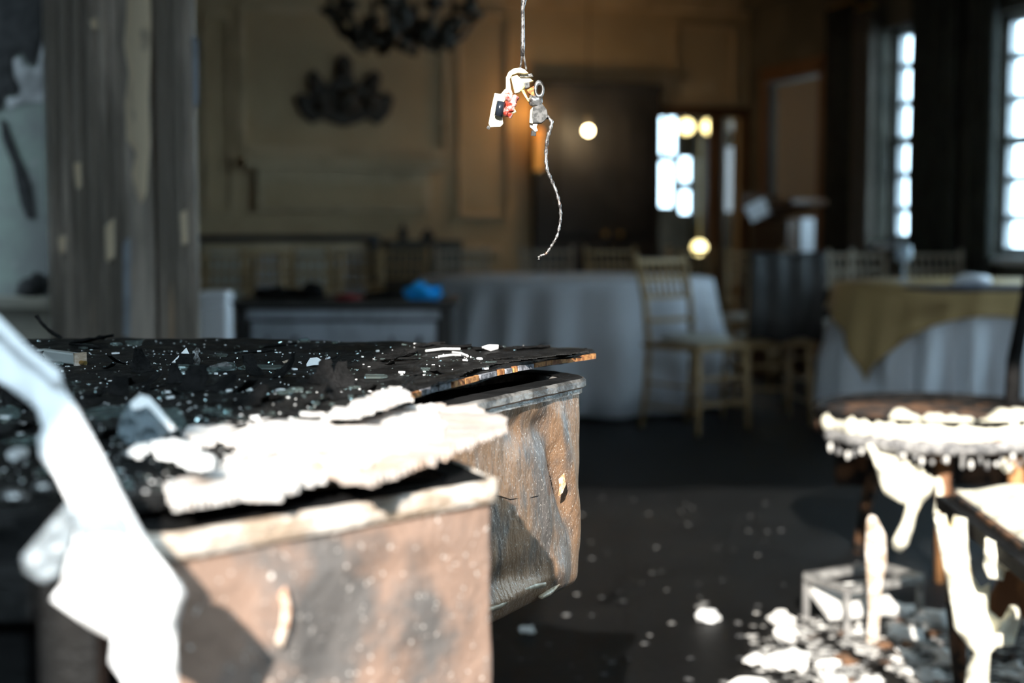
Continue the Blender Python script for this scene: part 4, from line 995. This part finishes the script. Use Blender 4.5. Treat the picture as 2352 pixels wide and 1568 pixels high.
slab('lower_arm', [(1196, 206), (1204, 206), (1212, 224), (1220, 232), (1213, 234), (1204, 220)], -.002, .006, M_yplast)
slab('mount_plate', [(1136, 213), (1150, 216), (1160, 204), (1168, 206), (1170, 222), (1158, 232), (1154, 268), (1156, 284), (1150, 291), (1126, 292), (1122, 284), (1128, 250)], 0, .007, M_cream)
b = MB(); b.tube([aw(1151, 233, -.004), aw(1145, 267, -.004)], .0052, 14); obj('capacitor', b, M_cap, t, world=True, smooth=True)
for i, (x, y, r) in enumerate(((1170, 222, .006), (1176, 232, .0065), (1168, 240, .006), (1174, 248, .005), (1162, 256, .0062), (1170, 262, .005), (1180, 240, .004), (1180, 256, .0035), (1182, 225, .005))):
    b = MB(); b.blob(aw(x, y, -.003 + .002 * (i % 3)), r * .85, 10, 7, .25, i); obj('melted_bead', b, M_redbead if i not in (7,) else M_yplast, t, world=True, smooth=True)
b = MB(); b.torus(aw(1238, 206), .0064, .0026, Matrix.Rotation(R(80), 3, 'X') @ Matrix.Rotation(R(10), 3, 'Y') @ Matrix.Diagonal((.72, 1.35, 1)), 22, 8); obj('ring_terminal', b, M_silver, t, world=True, smooth=True)
slab('copper_tab', [(1210, 206), (1228, 196), (1232, 210), (1228, 222), (1214, 214)], -.001, .005, M_orange)
b = MB(); b.blob(aw(1230, 231), (.0085, .006, .0062), 12, 8, .25, 3); obj('solder_lump', b, M_silver, t, world=True, smooth=True)
b = MB(); b.blob(aw(1221, 228), (.004, .004, .005), 10, 6, .25, 9); obj('solder_lump', b, M_silver, t, world=True, smooth=True)
slab('lower_socket', [(1222, 246), (1236, 242), (1246, 238), (1256, 252), (1259, 268), (1252, 276), (1244, 282), (1222, 282), (1217, 268)], -.006, .016, M_greyp)
slab('socket_edge', [(1218, 252), (1224, 246), (1222, 268), (1224, 284), (1216, 282)], -.008, .012, M_cream)
slab('broken_tip', [(1217, 282), (1236, 283), (1232, 292), (1236, 300), (1230, 303), (1217, 292)], -.003, .006, M_rimash)
b = MB(); b.tube([aw(1226, 300), aw(1225, 312)], .003, 8); obj('charred_pin', b, M_greyp, t, world=True)
b = MB(); b.tube([aw(1124, 290), aw(1120, 296)], .0022, 6); obj('charred_pin', b, M_greyp, t, world=True)
pts = [(1248, 274), (1258, 268), (1268, 280), (1264, 296), (1257, 318), (1254, 345), (1254, 372), (1257, 392), (1265, 410), (1273, 428), (1281, 450), (1286, 472), (1288, 495), (1286, 515), (1281, 538), (1274, 553), (1266, 565), (1259, 576), (1253, 584), (1244, 586), (1238, 590), (1237, 598)]
P = []
for a, c in zip(pts, pts[1:]):
    for q in range(4): P.append((a[0] + (c[0] - a[0]) * q / 4, a[1] + (c[1] - a[1]) * q / 4))
b = MB(); b.tube([aw(x, y, .001 * math.sin(i * .4)) for i, (x, y) in enumerate(P)], [.0021 - .0008 * i / len(P) + .0005 * math.sin(i * 1.9) for i in range(len(P))], 8); obj('tail_wire', b, M_wire, t, world=True, smooth=True)

# ------------------------------------------------------------------ burnt chairs at the right
BC = thing('burnt_round_chair', 'burnt round seated chair with melted cream foam dripping, at the right', 'chair', (1.27, 4.30, 0))
cx, cy, rs = 1.30, 4.32, .36
b = MB(); n = 48
b.lathe([(.0, .40), (rs - .03, .40), (rs, .42), (rs, .455), (rs - .02, .475), (rs * .7, .462), (.0, .455)], 64, (cx, cy, 0), lambda r, z, a: r * (1 + .03 * math.sin(3 * a) + .02 * noise.noise(Vector((math.cos(a) * 5, math.sin(a) * 5, z * 20)))))
obj('charred_seat', b, M_burntw, BC, world=True, smooth=True)
b = MB(); b.torus((cx, cy + .01, .485), rs - .005, .016, None, 64, 8); obj('seat_rim', b, M_black, BC, world=True, smooth=True)
arc = lambda r, a0, a1, z, n=14: [(cx + r * math.cos(R(a0 + (a1 - a0) * i / n)), cy + r * math.sin(R(a0 + (a1 - a0) * i / n)), z) for i in range(n + 1)]
obj('melted_foam', lump_tube(arc(rs - .01, 188, 345, .462), .028, 1, 90, .6), M_foam, BC, world=True, smooth=True)
obj('melted_foam', lump_tube(arc(rs - .055, 228, 335, .468), .046, 5, 60, .5), M_foam, BC, world=True, smooth=True)
obj('charred_fringe', lump_tube(arc(rs + .005, 195, 350, .428), .022, 2, 90, .3), M_charwool, BC, world=True, smooth=True)
for i in range(44):
    a = R(200 + 145 * i / 44 + random.uniform(-2, 2)); r = rs + .01; z = .40 - random.uniform(0, .022)
    b = MB(); b.blob((cx + r * math.cos(a), cy + r * math.sin(a), z), (.0065, .0065, random.uniform(.007, .014)), 8, 6, .2, i); obj('fringe_bead', b, M_charwool if i % 3 else M_paleash, BC, world=True, smooth=True)
fd = [(1990, 1022), (2003, 1020), (2020, 1040), (2060, 1050), (2090, 1062), (2120, 1080), (2146, 1100), (2150, 1118), (2132, 1140), (2118, 1152), (2104, 1180), (2096, 1215), (2085, 1250), (2066, 1270), (2050, 1258), (2052, 1238), (2072, 1200), (2084, 1160), (2060, 1148), (2032, 1132), (2020, 1100), (2008, 1060)]
obj('foam_drip', pxsheet(fd, lambda x, y: 4.02 + (x - 2000) * .0004, .05, 7, .03, 2, 30), M_foam, BC, world=True, smooth=True)
obj('foam_drip', pxsheet([(2148, 1098), (2160, 1095), (2168, 1120), (2164, 1150), (2156, 1190), (2146, 1180), (2152, 1140)], lambda x, y: 4.0, .03, 6, .01, 2, 30), M_foam, BC, world=True, smooth=True)
obj('foam_drip', pxsheet([(2300, 1050), (2312, 1052), (2318, 1068), (2328, 1066), (2322, 1084), (2308, 1086), (2298, 1072)], lambda x, y: 4.0, .02, 5, .01, 2, 30), M_foam, BC, world=True, smooth=True)
obj('melted_foam', pxsheet([(2340, 975), (2352, 950), (2420, 950), (2420, 1000), (2352, 998)], lambda x, y: 4.05, .05, 8, .01, 2, 30), M_foam, BC, world=True, smooth=True)
for (px, D_, dx) in ((2170, 4.12, 0), (2020, 4.5, -.03), (2330, 4.05, .02), (2300, 4.6, .02)):
    p = at(px, 1030, D_); b = MB(); b.tube([(p.x, D_, .41), (p.x + dx, D_, .2), (p.x + dx * 2, D_ + .02, 0)], [.026, .022, .017], 10); obj('leg', b, M_orangew if px in (2170, 2330) else M_burntw, BC, world=True, smooth=True)
b = MB(); b.box((cx, cy + .2, .30), (.52, .03, .16)); obj('apron_panel', b, M_burntw, BC, world=True)
p0 = at(2322, 985, 4.5); p1 = at(2330, 830, 4.55); p2 = at(2356, 690, 4.62); p3 = at(2380, 560, 4.7)
b = MB(); b.tube([p0, p1, p2, p3], [.026, .024, .022, .02], 10); obj('back_post', b, M_black, BC, world=True, smooth=True)
p4 = at(2560, 560, 4.75); b = MB(); b.tube([p3, (p3 + p4) / 2 + Vector((0, 0, .03)), p4], .018, 8); obj('back_rail', b, M_black, BC, world=True, smooth=True)
b = MB(); q4 = at(2540, 985, 4.5); b.tube([q4, p4], .022, 8); obj('back_post', b, M_black, BC, world=True, smooth=True)
# the nearer burnt chair
NC = thing('burnt_square_chair', 'nearer burnt chair with foam topped seat and blackened rail, right border', 'chair', (1.2, 2.95, 0))
A0 = atz(2168, 1158, .43); A1 = atz(2400, 1345, .43)
ex = Vector((.55, .05, 0))
b = MB(); b.bar(A0 + Vector((0, 0, .004)), A1 + Vector((0, 0, .004)), .034, .032); obj('seat_rail', b, M_black, NC, world=True, bevel=.003)
b = MB(); b.bar(A0 + Vector((.02, 0, .022)), A1 + Vector((.02, 0, .022)), .016, .014); obj('seat_rail', b, M_burntw, NC, world=True, bevel=.002)
b = MB(); b.bar(A0, A0 + ex, .03, .03); obj('seat_rail', b, M_burntw, NC, world=True)
b = MB(); b.bar(A1, A1 + ex, .03, .03); obj('seat_rail', b, M_burntw, NC, world=True)
b = MB(); b.bar(A0 + ex, A1 + ex, .03, .03); obj('seat_rail', b, M_burntw, NC, world=True)
b = MB(); nx, ny = 30, 34
for lay in (0, 1):
    for i in range(nx + 1):
        for j in range(ny + 1):
            u_, v_2 = i / nx, j / ny; p = (A0 + Vector((.034, .03, 0))).lerp(A1 + Vector((.034, 0, 0)), v_2) + ex * u_
            e = min(u_, 1 - u_, v_2, 1 - v_2); h = .024 + .032 * min(1, e * 7) + .010 * noise.noise(p * 14) + .005 * noise.noise(p * 24)
            b.v.append(Vector((p.x + .012 * noise.noise(p * 20) * (e == 0), p.y, .43 + (h if lay == 0 else .012))))
q_ = (nx + 1) * (ny + 1)
for i in range(nx):
    for j in range(ny):
        a = i * (ny + 1) + j; c = a + ny + 1; b.f.append((a, c, c + 1, a + 1)); b.f.append((a + q_, a + 1 + q_, c + 1 + q_, c + q_))
for i in range(nx):
    for j in (0, ny): a = i * (ny + 1) + j; c = a + ny + 1; b.f.append((a, c, c + q_, a + q_))
for i in (0, nx):
    for j in range(ny): a = i * (ny + 1) + j; b.f.append((a, a + 1, a + 1 + q_, a + q_))
obj('seat_foam', b, M_foam, NC, world=True, smooth=True)
fc = [(2145, 1185), (2172, 1180), (2182, 1215), (2190, 1182), (2222, 1190), (2224, 1260), (2234, 1320), (2252, 1352), (2274, 1336), (2272, 1400), (2300, 1424), (2318, 1390), (2340, 1388), (2346, 1420), (2328, 1482), (2290, 1486), (2275, 1500), (2272, 1560), (2275, 1620), (2212, 1620), (2218, 1540), (2236, 1500), (2212, 1470), (2190, 1440), (2186, 1400), (2175, 1340), (2160, 1270)]
obj('melted_foam', pxsheet(fc, lambda x, y: 2.84 - (y - 1200) * .0003, .07, 8, .035, 3, 40), M_foam, NC, world=True, smooth=True)
obj('foam_drip', pxsheet([(2262, 1232), (2300, 1250), (2342, 1278), (2330, 1308), (2310, 1310), (2304, 1334), (2290, 1330), (2270, 1328), (2258, 1300)], lambda x, y: 2.67, .04, 7, .015, 4, 30), M_foam, NC, world=True, smooth=True)
obj('foam_drip', pxsheet([(2340, 1278), (2400, 1285), (2400, 1330), (2360, 1310)], lambda x, y: 2.6, .04, 7, .012, 4, 30), M_foam, NC, world=True, smooth=True)
p = at(2275, 1500, 3.2); q = at(2390, 1270, 3.15); b = MB(); b.bar(Vector((p.x, p.y, .12)), q, .05, .09); obj('burnt_brace', b, M_orangew, NC, world=True, bevel=.006)
for c in (A0 + Vector((.02, .0, 0)), A1 + Vector((.02, 0, 0)), A0 + ex, A1 + ex):
    b = MB(); b.tube([c, Vector((c.x + .01, c.y, .2)), Vector((c.x + .03, c.y, 0))], [.022, .02, .016], 10); obj('leg', b, M_burntw, NC, world=True, smooth=True)

# ------------------------------------------------------------------ floor rubble
fl = lambda x, y, z=0: atz(x, y, z)
L0, F0, R0 = fl(1850, 1424), fl(1944, 1458), fl(2112, 1428); B0 = L0 + R0 - F0
t = thing('metal_frame', 'small low ash grey metal frame standing on the floor', 'frame', (L0 + R0) / 2)
h = .118
for c in (L0, F0, R0, B0):
    b = MB(); b.box(c + Vector((0, 0, h / 2)), (.018, .018, h)); obj('leg', b, M_steel, t, world=True, bevel=.002)
for a, c in ((L0, F0), (F0, R0), (R0, B0), (B0, L0)):
    b = MB(); b.bar(a + Vector((0, 0, h)), c + Vector((0, 0, h)), .026, .02); obj('top_bar', b, M_steel, t, world=True, bevel=.002)
cc = (L0 + F0) / 2 * .5 + (R0 + B0) / 2 * .5
b = MB(); b.box((cc.x - .03, cc.y - .02, .062), (.20, .13, .028), Matrix.Rotation(.25, 3, 'Z') @ Matrix.Rotation(.35, 3, 'X')); o = obj('plaster_slab', b, M_paleash, bevel=.006); tag(o, 'pale plaster slab tilted inside the small metal frame', 'debris')
s0 = fl(2010, 1478)
b = MB(); D_ = s0.y
b = pxsheet([(1992, 1190), (2002, 1178), (2014, 1190), (2034, 1230), (2036, 1290), (2026, 1340), (2022, 1400), (2016, 1482), (1990, 1482), (1996, 1400), (1992, 1330), (1988, 1260)], lambda x, y: D_, .02, 7, .004, 3); tag(obj('board_splinter', b, M_rimash), 'pale pointed board splinter standing upright by the metal frame', 'debris')
# loose chunks on the sunlit floor
CH_ = [(1625, 1422, .030, 'bluish white chunk alone on the dark floor'), (1212, 1452, .020, 'small pale chunk on the floor beside the rusty drawer'), (1805, 1530, .045, 'large cream chunk low in the sunlit rubble'), (1730, 1522, .024, 'cream chunk left of the large one in the rubble'), (1905, 1535, .026, 'cream chunk right of the large one in the rubble'), (1790, 1432, .035, 'long pale chunk left of the metal frame'), (1805, 1465, .03, 'pale chunk in front of the frame at its left'), (1720, 1600, .05, 'cream lump at the bottom border'), (2060, 1410, .04, 'pale chunk behind the upright splinter'), (2140, 1440, .05, 'pale slab between the splinter and the foam column'), (2080, 1470, .04, 'pale chunk right of the upright splinter'), (2190, 1530, .045, 'cream chunk left of the melted foam column'), (2130, 1560, .03, 'cream chunk at the bottom below the splinter'), (2000, 1580, .03, 'tan chunk at the bottom border')]
for i, (x, y, r, lb_) in enumerate(CH_):
    p = fl(x, y); b = MB(); b.blob(p + Vector((0, 0, r * .35)), (r, r * .8, r * .5), 10, 6, .45, i + 40); tag(obj('plaster_chunk', b, M_paleash if i != 0 else M_whitechip), lb_, 'debris', 'larger plaster chunks on the floor')
for i in range(110):
    x = random.gauss(2050, 190); y = random.gauss(1500, 60)
    if x < 1690 or x > 2480 or y < 1400 or y > 1640 or y < 1395 + max(0, (1850 - x)) * .5: continue
    if abs((y - 1490) - (x - 1930) * .55) < 18 and 1880 < x < 2120: continue
    r = random.uniform(.008, .028); p = fl(x, y); b = MB(); b.blob(p + Vector((0, 0, r * .3)), (r * 1.3, r * .8, r * .38), 7, 4, .8, i + 80, Matrix.Rotation(random.uniform(0, 6), 3, 'Z'))
    tag(obj('rubble_chunk', b, (M_paleash, M_ashgrey, M_ashgrey, M_paleash, M_burntw)[i % 5]), 'small rubble chunk in the sunlit heap on the floor', 'debris', 'small rubble chunks on the floor')
b = MB()
for i in range(1500):
    x = random.gauss(2080, 180); y = random.gauss(1500, 55)
    if x < 1720 or y < 1405 or abs((y - 1490) - (x - 1930) * .55) < 14 and 1880 < x < 2100: continue
    r = random.uniform(.004, .011); p = fl(x, y); b.blob(p + Vector((0, 0, r * .2)), (r * 1.6, r, r * .3), 5, 3, .5, i)
tag(obj('ash_rubble', b, M_ashgrey), 'fine grey white ash and rubble heaped on the sunlit floor', 'debris', kind='stuff')
b = MB()
for i in range(150):
    x = random.uniform(1140, 2000); y = random.uniform(1010, 1640); r = random.uniform(.003, .009) * (1.3 if y > 1350 else .8); p = fl(x, y); b.blob(p + Vector((0, 0, .002)), (r * 1.3, r, r * .35), 5, 3, .4, i)
tag(obj('floor_specks', b, M_speck), 'scattered pale specks on the black carpet', 'debris', kind='stuff')
